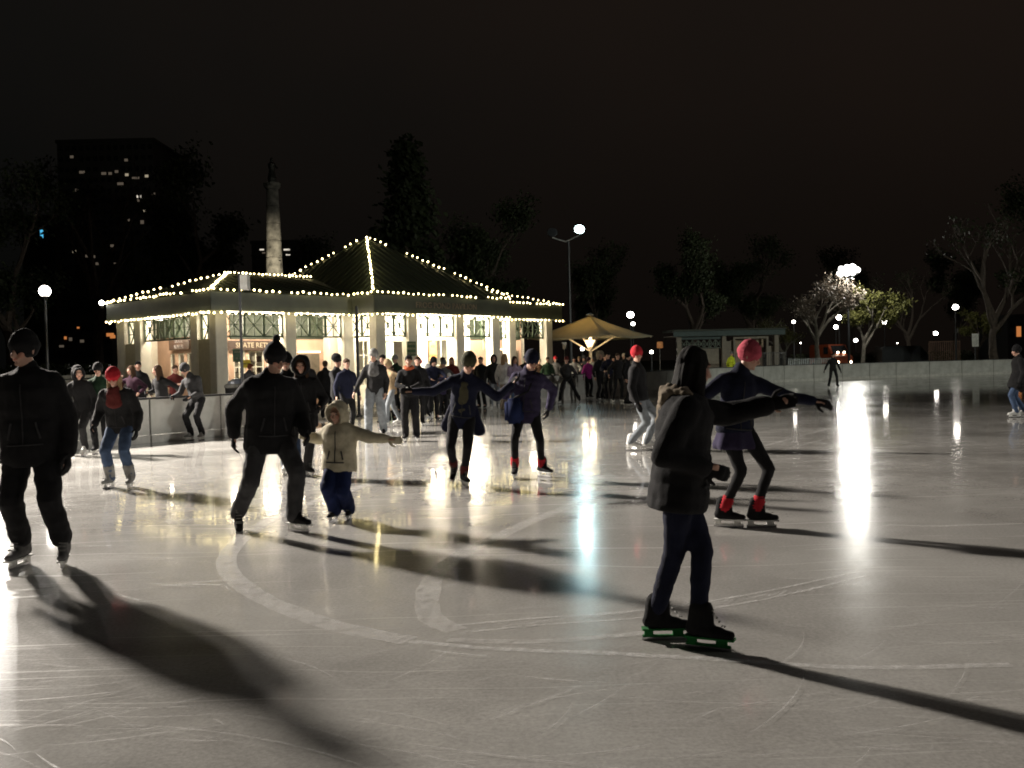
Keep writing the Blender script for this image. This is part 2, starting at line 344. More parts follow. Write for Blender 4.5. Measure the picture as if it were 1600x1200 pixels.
# ------------------------------------------------------------------ pavilion
C0 = V((-9.4, 30.2, 0)); ANG = math.atan2(0.73, 0.68)
def bl(name, me, m, par): return link(name, me, m, par)
def building_root(label):
    r = empty('skating_pavilion', C0, ANG); tag(r, label, 'pavilion'); return r
PV = building_root('long low pavilion with lit arcade, pyramid roof and strings of warm bulbs')
Z1, Z2 = 3.32, 3.92
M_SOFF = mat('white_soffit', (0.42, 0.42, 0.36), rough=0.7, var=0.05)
FP = {'left': (0, 7.3, 0, 5.5), 'mid': (5.5, 7.53, -1.27, 11.8), 'right': (11.8, 7.3, 0, 17.0)}
OV = 0.3
def pbox(name, a, b, m, bev=0.0, par=None): return link(name, box_me(a, b, bev=bev), m, par or PV)
# soffit slabs and fascia
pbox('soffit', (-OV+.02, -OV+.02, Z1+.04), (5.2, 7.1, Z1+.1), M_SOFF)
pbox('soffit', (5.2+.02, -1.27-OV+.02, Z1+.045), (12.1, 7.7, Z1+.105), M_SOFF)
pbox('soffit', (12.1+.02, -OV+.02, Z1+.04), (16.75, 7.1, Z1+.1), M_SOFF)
pbox('fascia', (-OV, -OV, Z1), (5.2, -OV+.06, Z2), M_FASC, .01)
pbox('fascia', (-OV, -OV+.062, Z1), (-OV+.06, 7.15, Z2), M_FASC, .01)
M_FASC2 = mat('dark_green_fascia', (0.05, 0.06, 0.045), rough=0.6, var=0.2, scale=2)
pbox('fascia', (5.2, -1.27-OV, Z1-.01), (12.1, -1.27-OV+.06, Z2+.02), M_FASC2, .01)
pbox('fascia', (5.2, -1.27-OV+.062, Z1-.01), (5.26, 7.8, Z2+.02), M_FASC, .01)
pbox('fascia', (12.04, -1.27-OV+.062, Z1-.01), (12.1, 7.8, Z2+.02), M_FASC2, .01)
pbox('fascia', (12.102, -OV, Z1), (16.85, -OV+.06, Z2), M_FASC2, .01)
pbox('fascia', (16.79, -OV+.062, Z1), (16.85, 7.15, Z2), M_FASC2, .01)
tm = text_mesh('FROG POND PAVILION', 0.30)
to = link('lettering', tm, mat('worn_lettering', (0.16, 0.13, 0.10), rough=0.7), PV); to.location = (8.65, -1.27-OV-.012, 3.62); to.rotation_euler = (PI/2, 0, 0)
# hip roofs
def hip_roof(name, a, b, c, d, r1, r2, ze, zr, m):
    bm = bmesh.new()
    A, B, C, D = [bm.verts.new((x, y, ze)) for x, y in ((a, b), (c, b), (c, d), (a, d))]
    R1, R2 = bm.verts.new((r1[0], r1[1], zr)), bm.verts.new((r2[0], r2[1], zr+0.001))
    bm.faces.new((A, B, R2, R1)); bm.faces.new((B, C, R2)); bm.faces.new((C, D, R1, R2)); bm.faces.new((D, A, R1))
    bm.faces.new((D, C, B, A)); return link(name, bm_mesh(bm), m, PV)
ZE = Z2+.02
hip_roof('roof', -OV, -OV, 6.5, 7.6, (2.54, 3.43), (6.49, 3.43), ZE, 4.90, M_ROOF)
hip_roof('roof', 11.0, -OV, 16.85, 7.6, (11.01, 3.43), (14.4, 3.43), ZE, 4.90, M_ROOF)
AP = V((8.65, 3.13, 6.65))
hip_roof('roof', 5.2, -1.57, 12.1, 7.83, (8.649, 3.13), (8.651, 3.13), ZE+.02, 6.65, M_ROOF)
# standing seams running up the roof planes
M_SEAM = mat('roof_seam_green', (0.042, 0.055, 0.03), rough=0.5, var=0.2)
def seam(p, q):
    bm = bmesh.new(); bar(bm, V(p)+V((0, 0, .02)), V(q)+V((0, 0, .02)), 0.05, 0.05); link('roof_seam', bm_mesh(bm), M_SEAM, PV)
for k in range(1, 20):                          # pyramid front plane
    t = k/20; x = 5.2+6.9*t; s = 1-abs(2*t-1)
    seam((x, -1.57, ZE+.02), (x, -1.57+4.7*s, ZE+.02+2.69*s))
for k in range(1, 26):                          # pyramid left plane
    t = k/26; y = -1.57+9.4*t; s = 1-abs(2*t-1)
    seam((5.2, y, ZE+.02), (5.2+3.45*s, y, ZE+.02+2.69*s))
for k in range(1, 15):                          # left wing front plane
    x = -OV+0.4*k; s = min(1, (x+OV)/2.84)
    seam((x, -OV, ZE), (x, -OV+3.73*s, ZE+.98*s))
for k in range(1, 16):                          # left wing end plane
    y = -OV+7.45*k/16; s = 1-abs(2*k/16-1)
    seam((-OV, y, ZE), (-OV+2.84*s, y, ZE+.98*s))
for k in range(3, 13):
    x = 11.3+0.45*k; s = min(1, (16.85-x)/2.7)
    seam((x, -OV, ZE), (x, -OV+3.73*s, ZE+.98*s))
# columns
def column(u, v, w=.42, d=.42, m=None):
    bm = bmesh.new(); box(bm, (u, v, 0.0), (u+w, v+d, Z1+.035)); bmesh.ops.recalc_face_normals(bm, faces=bm.faces)
    bmesh.ops.bevel(bm, geom=[e for e in bm.edges if abs((e.verts[0].co-e.verts[1].co).z) > 1], offset=.02, segments=1, affect='EDGES')
    c = link('column', bm_mesh(bm), m or M_WHITE, PV)
    link('column_base', box_me((u-.03, v-.03, 0), (u+w+.03, v+d+.03, .22), bev=.01), M_WHITE, c)
for u in (0, 2.62, 5.06): column(u, 0)
for v in (1.2, 5.2, 6.45): column(0, v)
pbox('pier_panel', (.05, .425, 0), (.12, 1.195, 2.45), mat('yellowed_panel', (0.52, 0.47, 0.33), rough=.6, var=.1))
pbox('pier_panel', (.05, 5.625, 0), (.12, 6.445, 2.45), MATS['yellowed_panel'])
for u in (5.5, 7.0, 9.4, 11.38): column(u, -1.27)
column(5.5, 0.45); column(11.38, 0.45); column(5.5, 1.5)
for u in (13.7, 16.1): column(u, 0)
column(16.1, 3.2); column(16.1, 6.5)
# lattice frieze: square frames each with a cross and a saltire
def frieze(u0_, u1_, v, axis='u', z0=2.52, z1=3.28):
    n = max(1, round((u1_-u0_)/0.72)); w = (u1_-u0_)/n
    for k in range(n):
        bm = bmesh.new(); a = u0_+k*w; b = a+w; c = (a+b)/2; zc = (z0+z1)/2
        def P(x, z): return (x, v, z) if axis == 'u' else (v, x, z)
        T = .045
        for p, q, t in (((a+.02, z0), (a+.02, z1), T), ((b-.02, z0), (b-.02, z1), T), ((a, z0), (b, z0), T+.01), ((a, z1-.02), (b, z1-.02), T+.01), ((a, z0), (b, z1), .03), ((a, z1), (b, z0), .032), ((c, z0), (c, z1), .028), ((a, zc), (b, zc), .026)):
            bar(bm, P(*p), P(*q), t, t)
        link('lattice_panel', bm_mesh(bm), M_GREEN, PV)
frieze(.42, 2.62, .2); frieze(3.04, 5.06, .2)
frieze(.42, 1.2, .2, 'v', 2.3); frieze(1.62, 5.2, .2, 'v'); frieze(5.62, 6.45, .2, 'v', 2.3)
frieze(5.92, 7.0, -1.07); frieze(7.42, 9.4, -1.07); frieze(9.82, 11.38, -1.07)
frieze(-.85, .45, 5.7, 'v')
frieze(12.2, 13.7, .2); frieze(14.12, 16.1, .2)
# walls behind the arcade, with openings
def wall(axis, off, a, b, z1, openings, m, th=.12, name='wall'):
    xs = sorted({a, b, *[o[0] for o in openings], *[o[1] for o in openings]})
    for p, q in zip(xs, xs[1:]):
        os_ = [o for o in openings if o[0] <= p+1e-6 and o[1] >= q-1e-6]
        segs = [(0, z1)] if not os_ else ([(0, os_[0][2])] if os_[0][2] > 0 else []) + [(os_[0][3], z1)]
        for s0, s1 in segs:
            A, B = ((p, off, s0), (q, off+th, s1)) if axis == 'u' else ((off, p, s0), (off+th, q, s1))
            pbox(name, A, B, m)
def window(axis, off, o, m, mull=(2, 1)):
    a, b, z0, z1 = o; bm = bmesh.new(); 
    def P(x, z): return (x, off+.05, z) if axis == 'u' else (off+.05, x, z)
    for x in (a+.025, b-.025): bar(bm, P(x, z0), P(x, z1), .05)
    for z in (z0+.025, z1-.025): bar(bm, P(a+.05, z), P(b-.05, z), .05)
    for k in range(1, mull[0]+1): x = a+(b-a)*k/(mull[0]+1); bar(bm, P(x, z0+.05), P(x, z1-.05), .035)
    for k in range(1, mull[1]+1): z = z0+(z1-z0)*k/(mull[1]+1); bar(bm, P(a+.05, z), P(b-.05, z), .032)
    f = link('window', bm_mesh(bm), m, PV)
    A, B = (P(a+.03, z0+.03), P(b-.03, z1-.03))
    me = quadmesh([P(a+.03, z0+.03), P(b-.03, z0+.03), P(b-.03, z1-.03), P(a+.03, z1-.03)]); link('pane', me, M_GLASS, f)
WV = 1.9
opsL = [(1.75, 2.2, .95, 2.08), (2.32, 2.95, .95, 2.08), (3.08, 3.8, .95, 2.08)]
wall('u', WV, 1.5, 5.5, Z1+.04, opsL, M_PINK)
for o in opsL: window('u', WV, o, M_WHITE, (1, 1))
opsE = [(4.3, 4.7, 1.0, 2.08), (4.9, 5.35, 1.0, 2.08), (5.6, 5.95, 1.0, 2.08)]
wall('v', 1.5, 2.02, 6.9, Z1+.04, opsE, M_PINK)
for o in opsE: window('v', 1.5, o, M_WHITE, (0, 0))
M_CTR = mat('counter_dark_wood', (0.06, 0.04, 0.03), rough=.5)
pbox('counter', (2.0, WV-.35, .88), (4.9, WV-.002, .95), M_CTR, .01)
# the salmon bay right of the return counter is a shuttered hatch
pbox('shutter', (4.35, WV-.03, 1.0), (5.3, WV-.002, 1.95), mat('hatch_shutter', (0.12, 0.10, 0.08), rough=.4), .005)
pbox('light_tube', (4.35, WV-.1, 2.0), (5.3, WV-.04, 2.05), emis('hatch_tube', (1, .85, .6), 5), .005)
# middle block
WM = 1.0
opsM = [(6.0, 6.95, .7, 2.45), (7.6, 8.9, 0.0, 2.4), (9.9, 11.1, .35, 2.5)]
wall('u', WM, 5.92, 11.8, Z1+.045, opsM, M_WHITE)
window('u', WM, opsM[0], M_WHITE, (3, 2)); window('u', WM, opsM[2], M_WHITE, (2, 1))
wall('v', 5.95, 1.13, 1.88, Z1+.045, [], M_PINK)
dr = pbox('door', (7.62, WM+.04, .02), (8.2, WM+.09, 2.36), mat('pale_green_door', (0.35, 0.45, 0.38), rough=.4), .01)
pbox('door_handle', (8.12, WM-.02, 1.0), (8.16, WM+.03, 1.3), M_STEEL, .004, dr)
# right wing
opsR = [(12.3, 13.0, .3, 2.3)]
wall('u', WV, 11.8, 16.5, Z1+.04, opsR, M_PINK); window('u', WV, opsR[0], M_WHITE, (1, 1))
pbox('counter', (14.2, WV-.35, .88), (16.4, WV-.002, .95), M_CTR, .01)
pbox('shutter', (14.3, WV-.03, 1.0), (16.3, WV-.002, 2.0), MATS['hatch_shutter'], .005)
pbox('light_tube', (14.6, WV-.1, 2.05), (15.3, WV-.04, 2.1), MATS['hatch_tube'], .005)
for a_, b_ in (((1.62, WV-.05, 2.5), (5.48, WV-.002, Z1+.03)), ((13.2, WV-.05, 2.5), (16.4, WV-.002, Z1+.03)), ((1.45, 2.05, 2.66), (1.498, 6.85, Z1+.03))): pbox('transom_panel', a_, b_, mat('transom_paint', (0.022, 0.032, 0.018), rough=.6, var=.3))
# room interiors behind the openings
M_ROOM = mat('room_plaster', (0.6, 0.56, 0.48), rough=.8, var=.1)
M_PANEL = emis('room_ceiling_panel', (1.0, .88, .68), 10)
for a, b, c, d in ((1.65, 2.05, 5.4, 6.7), (6.0, 1.2, 11.7, 5.2), (12.0, 2.05, 16.8, 5.2)):
    pbox('inner_wall', (a, d, 0), (c, d+.1, Z1+.04), M_ROOM)
    pbox('inner_ceiling', (a, b, 3.0), (c, d-.002, 3.05), M_ROOM)
    pbox('inner_wall', (c, b, 0), (c+.08, d, 3.0), M_ROOM)
    n = 2 if c-a < 5.2 else 3
    for k in range(n): x = a+(c-a)*(k+.5)/n; pbox('ceiling_panel', (x-.5, (b+d)/2-.8, 2.95), (x+.5, (b+d)/2-.2, 2.985), M_PANEL)
for k in range(5):
    for z in (.9, 1.3, 1.7): pbox('shelf', (2.0+k*.55, 4.7, z), (2.5+k*.55, 5.15, z+.04), M_CTR)
    for z in (.94, 1.34, 1.74):
        for j in range(3): pbox('boxed_skates', (2.03+k*.55+j*.15, 4.72, z), (2.14+k*.55+j*.15, 4.98, z+.2), [M_DARK, M_ROOM, M_BROWN][(j+k) % 3])
pbox('back_wall', (-.0, 6.9, 0), (16.5, 7.02, Z1+.04), M_WHITE)
# soffit lamps in the arcade
def soffit_lamp(u, v, pw, col=(1, .86, .66)):
    bm = bmesh.new(); lathe(bm, [(.12, 0), (.16, .03), (.16, .08)], 12); o = link('soffit_lamp', bm_mesh(bm), emis('soffit_lamp_glow', (1, .9, .7), 12), PV); o.location = (u, v, Z1-.045)
    p = PV.matrix_basis @ V((u, v, Z1-.34)); point('soffit_light', p, pw*(.95 if v > 0 else 1.0), col, .28)
for u, v, p in ((.9, .75, 110), (2.35, .7, 130), (3.35, .7, 80), (4.75, .75, 150), (.75, 2.2, 60), (.7, 5.0, 150), (6.45, -.3, 130), (7.7, -.35, 260), (9.1, -.3, 420), (10.3, -.35, 420), (11.1, -.3, 300), (13.4, .75, 160), (12.7, .8, 160), (16.1, .8, 130)):
    soffit_lamp(u, v, p)
PV.matrix_basis  # location and rotation are already set

# signs on the pavilion
def wall_sign(label, u, v, z, w, h, lines, mb, ml, size, axis='u', cat='sign'):
    p = (Matrix.Translation(C0) @ Matrix.Rotation(ANG, 4, 'Z')) @ V((u, v, z))
    rz = ANG if axis == 'u' else ANG-PI/2
    o = empty('hanging_sign', p, rz); tag(o, label, cat)
    link('board', box_me((-w/2, -.02, -h/2), (w/2, .02, h/2), bev=.006), mb, o)
    for k, s in enumerate(lines):
        t = link('lettering', text_mesh(s, size, .006), ml, o); t.location = (0, -.024, h/2-(k+.5)*h/len(lines)); t.rotation_euler = (PI/2, 0, 0)
wall_sign('long brown sign reading SKATE RETURN above the counter window', 2.62, WV-.12, 2.27, 2.3, .34, ['SKATE RETURN'], M_BROWN, M_LETTER, .25)
wall_sign('brown two line sign in the pavilion end bay above small windows', 1.36, 4.95, 2.42, 1.5, .42, ['SKATE', 'RENTAL'], M_BROWN, mat('grey_lettering', (0.22, 0.2, 0.2)), .2, 'v')
M_GSIGN = mat('green_sign_board', (0.05, 0.10, 0.045), rough=.5)
wall_sign('small green sign with pale lines beside the lit doorway', 7.05, -1.32, 2.05, .42, .52, ['SKATE', 'RENTAL', 'TICKETS'], M_GSIGN, M_LETTER, .11)
wall_sign('green bordered notice hanging left of the orange drape', 12.75, .35, 2.25, .6, .45, ['TICKETS', 'HERE'], mat('pale_notice', (.6, .6, .4)), M_GSIGN, .13)
wall_sign('orange poster on the bright glass right of the doorway', 10.15, WM-.06, 2.0, .4, .75, ['ICE', 'SHOW'], mat('orange_poster', (.65, .30, .10)), M_BROWN, .14, cat='poster')
wall_sign('dark green notice on the pavilion corner pier', .75, -.02, 1.9, .34, .42, ['HOURS', '10 - 9'], M_GSIGN, M_LETTER, .08)
wall_sign('small yellow notice below the dark green one', 1.25, .3, 1.62, .3, .26, ['WAIT HERE'], mat('yellow_notice', (.65, .5, .05)), M_DARK, .05)

# strings of bulbs: each string is a thing, each bulb a part
BMS = bmesh.new(); bmesh.ops.create_icosphere(BMS, subdivisions=1, radius=.038); BULB = bm_mesh(BMS, 'bulb'); BULB.materials.append(M_BULB)
MB = Matrix.Translation(C0) @ Matrix.Rotation(ANG, 4, 'Z')
def light_string(label, pts, sp=.25, gaps=()):
    W_ = [MB @ V(p) for p in pts]; root = empty('string_lights', W_[0]); tag(root, label, 'string lights', 'strings of warm bulbs on the pavilion roof')
    bm = bmesh.new()
    loc = [p-W_[0] for p in W_]; tube(bm, loc, .008, 5); link('wire', bm_mesh(bm), M_DARK, root)
    for a, b in zip(loc, loc[1:]):
        n = max(1, round((b-a).length/sp)); off = .03
        for k in range(n):
            if (k in gaps): continue
            c = a+(b-a)*((k+.5)/n) + V((rnd.uniform(-.02, .02), rnd.uniform(-.02, .02), rnd.uniform(-.02, .03)))
            if rnd.random() < .025: continue
            o = bpy.data.objects.new('bulb', BULB); o.scale = [rnd.uniform(.78, 1.18)]*3; COL.objects.link(o); o.parent = root; o.location = c
e = .05
light_string('bulb string under the fascia of the pavilion end face', [(-OV-e, 7.2, Z1-.06), (-OV-e, -OV-e, Z1-.06)])
light_string('bulb string under the left wing front fascia', [(-OV-e, -OV-e*1.2, Z1-.06), (5.15, -OV-e, Z1-.06)])
light_string('bulb string under the short side of the middle block', [(5.15, -OV-e, Z1-.07), (5.15, -1.57-e, Z1-.07)])
light_string('bulb string under the middle block front fascia', [(5.15, -1.57-e*1.4, Z1-.07), (12.15, -1.57-e, Z1-.07)], .235)
light_string('bulb string under the right wing front fascia', [(12.2, -OV-e, Z1-.06), (16.95, -OV-e, Z1-.06)], .235)
light_string('bulb string along the roof edge of the pavilion end face', [(-OV-e, 7.15, Z2+.07), (-OV-e, -OV-e, Z2+.07)], .24, (3, 9, 22, 25))
light_string('bulb string along the left wing front roof edge', [(-OV-e, -OV-e*1.2, Z2+.07), (5.15, -OV-e, Z2+.07)], .24, (5, 11))
light_string('bulb string along the short roof edge beside the pyramid', [(5.15, -OV-e, Z2+.09), (5.15, -1.57-e, Z2+.09)], .24)
light_string('bulb string along the middle block front roof edge', [(5.15, -1.57-e*1.4, Z2+.09), (12.15, -1.57-e, Z2+.09)], .24, (14,))
light_string('bulb string along the right wing front roof edge', [(12.2, -OV-e, Z2+.07), (16.95, -OV-e, Z2+.07)], .22)
R1 = (2.54, 3.43, 4.97)
light_string('bulb string up the far hip of the left wing roof', [(-OV-e, 7.15, Z2+.1), R1], .23)
light_string('bulb string up the near hip of the left wing roof', [(-OV, -OV, Z2+.1), R1], .23)
light_string('bulb string along the left wing ridge', [R1, (6.2, 3.43, 4.97)], .17)
light_string('bulb string down the pyramid back left hip', [(8.6, 3.16, 6.72), (5.9, 6.8, 4.6)], .26, (4,))
light_string('bulb string down the pyramid corner facing the ice', [(8.65, 3.1, 6.72), (5.15, -1.6, Z2+.14)], .2)
light_string('bulb string down the pyramid right hip', [(8.7, 3.1, 6.72), (12.15, -1.6, Z2+.14)], .24, (4, 5))
light_string('bulb string down the right wing hip', [(14.4, 3.43, 4.97), (16.855, -OV, Z2+.1)], .24)
light_string('bulb string along the right wing ridge', [(11.9, 3.43, 4.97), (14.4, 3.43, 4.97)], .24)

# ------------------------------------------------------------------ poles and lamps
q_ = MB @ V((-.42, 7.25, 4.0)); root = empty('corner_lamp', q_); tag(root, 'single brighter white lamp on the far roof corner of the end face', 'lamp')
bm = bmesh.new(); bmesh.ops.create_icosphere(bm, subdivisions=2, radius=.09); link('bulb', bm_mesh(bm, smooth=True), M_GLOBE, root)
bm = bmesh.new(); lathe(bm, [(.05, -.2), (.07, -.14), (.06, -.12)], 8); link('socket', bm_mesh(bm), M_DARK, root)
def flood_pole(label, base, top_z, heads, glow, armdirs, col, w=.12):
    root = empty('floodlight_pole', base); tag(root, label, 'floodlight', 'tall floodlight poles')
    bm = bmesh.new(); tube(bm, [(0, 0, 0), (0, 0, top_z-.9)], [w, w*.6], 10); link('pole', bm_mesh(bm), M_POLE, root)
    bm = bmesh.new(); tube(bm, [(heads[0][0], heads[0][1], heads[0][2]-.35), (-.2, 0, top_z-1.05), (heads[-1][0], heads[-1][1], heads[-1][2]-.35)], .05, 6)
    link('crossarm', bm_mesh(bm), col or M_STEELD, root)
    for k, (x, y, z, on) in enumerate(heads):
        bm = bmesh.new(); lathe(bm, [(.10, -.3), (.3, -.12), (.36, .04), (.34, .06)], 14)
        h = link('lamp_head', bm_mesh(bm), M_POLE, root); h.location = (x, y, z); h.rotation_euler = (math.radians(62), 0, armdirs)
        if on:
            bm = bmesh.new(); lathe(bm, [(.33, .06), (.34, .10), (.2, .2), (.05, .24)], 14); q = link('lens', bm_mesh(bm), glow, h)
M_STEELD = mat('galvanised_steel', (0.45, 0.47, 0.47), rough=.4, metal=.6, var=.2)
flood_pole('tall floodlight pole behind the umbrella canopy with one bluish lamp lit', (LA.x-.75, 65, 0), LA.z+.3, [(-1.1, 0, LA.z-.1, 0), (.75, -.2, LA.z, 1)], emis('flood_cool', (.72, 1, .97), 20), 0, None)
flood_pole('floodlight pole by the boards beyond the left end of the ice', (KEY.x, KEY.y, 0), KEY.z+.3, [(-.1, -.2, KEY.z, 1), (.8, .1, KEY.z, 1)], emis('flood_warm', (1, .9, .78), 60), 0.9, None)
flood_pole('floodlight pole with a cluster of glaring white lamps among the park trees', (LB.x, LB.y+.4, 0), LB.z+.2, [(-.85, -.2, LB.z-.25, 1), (-.7, -.25, LB.z+.2, 1), (-.25, -.2, LB.z-.2, 1), (-.15, -.25, LB.z+.33, 1), (.32, -.2, LB.z-.12, 1), (.38, -.25, LB.z+.4, 1), (.8, -.2, LB.z+.12, 1)], emis('flood_white', (1, .97, .9), 7), 0, M_POLE)
flood_pole('floodlight pole left of the pavilion just outside the view', (LL.x, LL.y+.3, 0), LL.z+.3, [(-.4, -.2, LL.z, 0), (.4, -.2, LL.z, 1)], MATS['flood_warm'], 0, None)
flood_pole('floodlight pole on the near side of the rink outside the view', (FILL.x, FILL.y, 0), FILL.z+.3, [(-.1, .2, FILL.z, 1), (.8, .1, FILL.z, 1)], MATS['flood_warm'], PI, None)
# round park lamps
def globe_lamp(px, py, Y, r, label):
    p = at(px, py, Y); root = empty('park_lamp', (p.x, p.y, 0)); tag(root, label, 'street lamp', 'park lamps with a round white globe')
    bm = bmesh.new(); tube(bm, [(0, 0, 0), (0, 0, .7), (0, 0, .75), (0, 0, p.z-r-.1)], [.13, .1, .06, .045], 8); link('lamp_post', bm_mesh(bm), M_POLE, root)
    bm = bmesh.new(); lathe(bm, [(.05, -r-.12), (r*.6, -r*.82), (r*.55, -r*.8)], 10); c = link('lamp_collar', bm_mesh(bm), M_POLE, root); c.location = (0, 0, p.z)
    bm = bmesh.new(); bmesh.ops.create_icosphere(bm, subdivisions=2, radius=r); b = link('globe', bm_mesh(bm, smooth=True), M_GLOBE, root); b.location = (0, 0, p.z); b.scale = (1, 1, .9 if rnd.random() < .5 else 1)
for x, y, Y, r, lb in ((70, 455, 34, .23, 'round globe lamp glowing alone left of the pavilion'), (985, 492, 62, .26, 'larger globe lamp just right above the umbrella canopy'), (989, 506, 84, .2, 'small globe lamp directly under the larger one by the canopy'),
        (1240, 503, 96, .2, 'globe lamp at the right end of the lattice hut'), (1311, 496, 100, .33, 'upper of two globe lamps stacked above the orange truck'), (1306, 511, 118, .3, 'lower of two globe lamps stacked above the orange truck'),
        (1337, 532, 130, .3, 'low globe lamp just right of the orange truck'), (1382, 503, 118, .34, 'globe lamp above the dark parked van'), (1462, 521, 131, .32, 'globe lamp over the railings right of the van'),
        (1493, 480, 84, .3, 'highest globe lamp of the right side, left of the big bare tree'), (1545, 523, 150, .3, 'small globe lamp between white sign and big tree trunk'), (910, 545, 70, .16, 'low globe lamp left of the canopy mast'), (1018, 550, 66, .14, 'tiny low lamp right of the canopy edge'),
        (1251, 536, 110, .09, 'faint tiny lamp between hut and orange truck'), (1076, 497, 190, .14, 'faint distant lamp above the lattice hut roof'), (1402, 536, 120, .08, 'faint pinpoint lamp over the dark van roof')):
    globe_lamp(x, y, Y, r*.88, lb)
# speaker pole by the boards
p = at(379, 600, 24.5); root = empty('speaker_pole', (p.x, p.y, 0)); tag(root, 'thin grey pole carrying a small pale loudspeaker box at the boards', 'pole')
zt = at(377, 428, 24.5).z
bm = bmesh.new(); tube(bm, [(0, 0, 0), (0, 0, zt)], .035, 8); link('pole', bm_mesh(bm), M_POLE, root)
link('speaker_box', box_me((.04, -.12, zt-.42), (.24, .12, zt-.02), bev=.02), mat('pale_speaker', (.5, .5, .48)), root)
p = at(560, 600, 27); root = empty('thin_pole', (p.x, p.y, 0)); tag(root, 'thin dark pole standing in front of the pavilion middle corner', 'pole')
bm = bmesh.new(); tube(bm, [(0, 0, 0), (0, 0, at(560, 478, 27).z)], .045, 8); link('pole', bm_mesh(bm), M_POLE, root)
bm = bmesh.new(); lathe(bm, [(.09, 0), (.09, .05), (.05, .08)], 8); link('base_plate', bm_mesh(bm), M_POLE, root)
# litter bin
p = G(372, 660, 0); p = at(372, 640, 26); root = empty('litter_bin', (p.x, p.y, 0)); tag(root, 'dark litter bin with a pale bag under the return counter', 'bin')
bm = bmesh.new(); lathe(bm, [(.27, 0), (.3, .05), (.33, .95), (.31, .98)], 14); link('drum', bm_mesh(bm), M_DARK, root)
bm = bmesh.new(); lathe(bm, [(.345, .94), (.36, .97), (.35, 1.02), (.3, 1.05)], 14); link('rim', bm_mesh(bm), mat('grey_rim', (.3, .3, .28)), root)
bm = bmesh.new(); lathe(bm, [(.29, 1.02), (.24, 1.12), (.12, 1.19), (.03, 1.2)], 12); link('bag', bm_mesh(bm), mat('pale_bin_bag', (.35, .4, .5), rough=.3), root)

# ------------------------------------------------------------------ umbrella canopy
M_CANV = mat('canopy_canvas', (0.60, 0.54, 0.38), rough=.8, var=.1, scale=3, bump=.15)
ct = M_CANV.node_tree; ctr = N(ct, 'ShaderNodeBsdfTranslucent'); ctr.inputs[0].default_value = (.62, .52, .28, 1); cmx = N(ct, 'ShaderNodeMixShader'); cmx.inputs[0].default_value = .45
ct.links.new(ct.nodes['Principled BSDF'].outputs[0], cmx.inputs[1]); ct.links.new(ctr.outputs[0], cmx.inputs[2]); ct.links.new(cmx.outputs[0], ct.nodes['Material Output'].inputs[0])
cx = at(923, 560, 50); root = empty('umbrella_canopy', (cx.x, cx.y, 0)); tag(root, 'large square beige umbrella canopy lit from its mast beside the pavilion', 'umbrella')
cor = []
a0 = math.radians(-78)
for k in range(4): cor.append(V((math.cos(a0+k*PI/2)*3.5, math.sin(a0+k*PI/2)*3.5, 2.72)))
APX = V((0, 0, 3.87))
for k in range(4):                                       # each canvas panel sags a little and has a hem
    a, b = cor[k], cor[(k+1) % 4]; bm = bmesh.new(); g_ = []
    n = 8
    for i in range(n+1):
        row = []
        for j in range(n+1):
            e_ = a.lerp(b, j/n); q = e_.lerp(APX, i/n); s = (i/n)*(1-i/n)*4; t = (j/n)*(1-j/n)*4
            q = q + V((0, 0, -.10*s - .13*t*(1-i/n))); row.append(bm.verts.new(q))
        g_.append(row)
    for i in range(n):
        for j in range(n):
            bm.faces.new((g_[i][j], g_[i][j+1], g_[i+1][j+1], g_[i+1][j]))
    bmesh.ops.remove_doubles(bm, verts=bm.verts, dist=.0005)
    o = link('canvas_panel', bm_mesh(bm, smooth=True), M_CANV, root); o.modifiers.new('t', 'SOLIDIFY').thickness = .012
bm = bmesh.new(); tube(bm, [(0, 0, 0), (0, 0, 3.8)], .09, 10); link('mast', bm_mesh(bm), mat('mast_cream', (.6, .5, .36)), root)
for k in range(4):
    bm = bmesh.new(); bar(bm, (0, 0, 1.95), cor[k]*.42+V((0, 0, 1.66)), .07); link('strut', bm_mesh(bm), MATS['mast_cream'], root)
    bm = bmesh.new(); bar(bm, (0, 0, 3.66), cor[k]*.97+V((0, 0, .03)), .05); link('rib', bm_mesh(bm), MATS['mast_cream'], root)
bm = bmesh.new(); lathe(bm, [(.09, 2.2), (.27, 2.48), (.29, 2.52), (.27, 2.56)], 14); link('uplight_bowl', bm_mesh(bm), emis('bowl_glow', (1, .72, .38), 3.0), root)
bm = bmesh.new(); lathe(bm, [(.2, 3.85), (.22, 3.9), (.05, 3.98)], 12); link('cap', bm_mesh(bm), M_STEELD, root)
point('canopy_light', (cx.x, cx.y-.35, 2.75), 110, (1, .80, .50), .15); point('canopy_light', (cx.x-.3, cx.y+.3, 2.7), 80, (1, .80, .50), .15)
# square orange sign on a post right of the canopy
p = at(1031, 539, 50); root = empty('orange_sign', (p.x, p.y, 0)); tag(root, 'small square orange sign on a post right of the canopy', 'sign')
link('board', box_me((-.16, -.02, p.z-.17), (.16, .02, p.z+.17), bev=.03), mat('orange_board', (.75, .33, .12)), root)
bm = bmesh.new(); tube(bm, [(0, .04, 0), (0, .04, p.z+.1)], .03, 6); link('post', bm_mesh(bm), M_POLE, root)

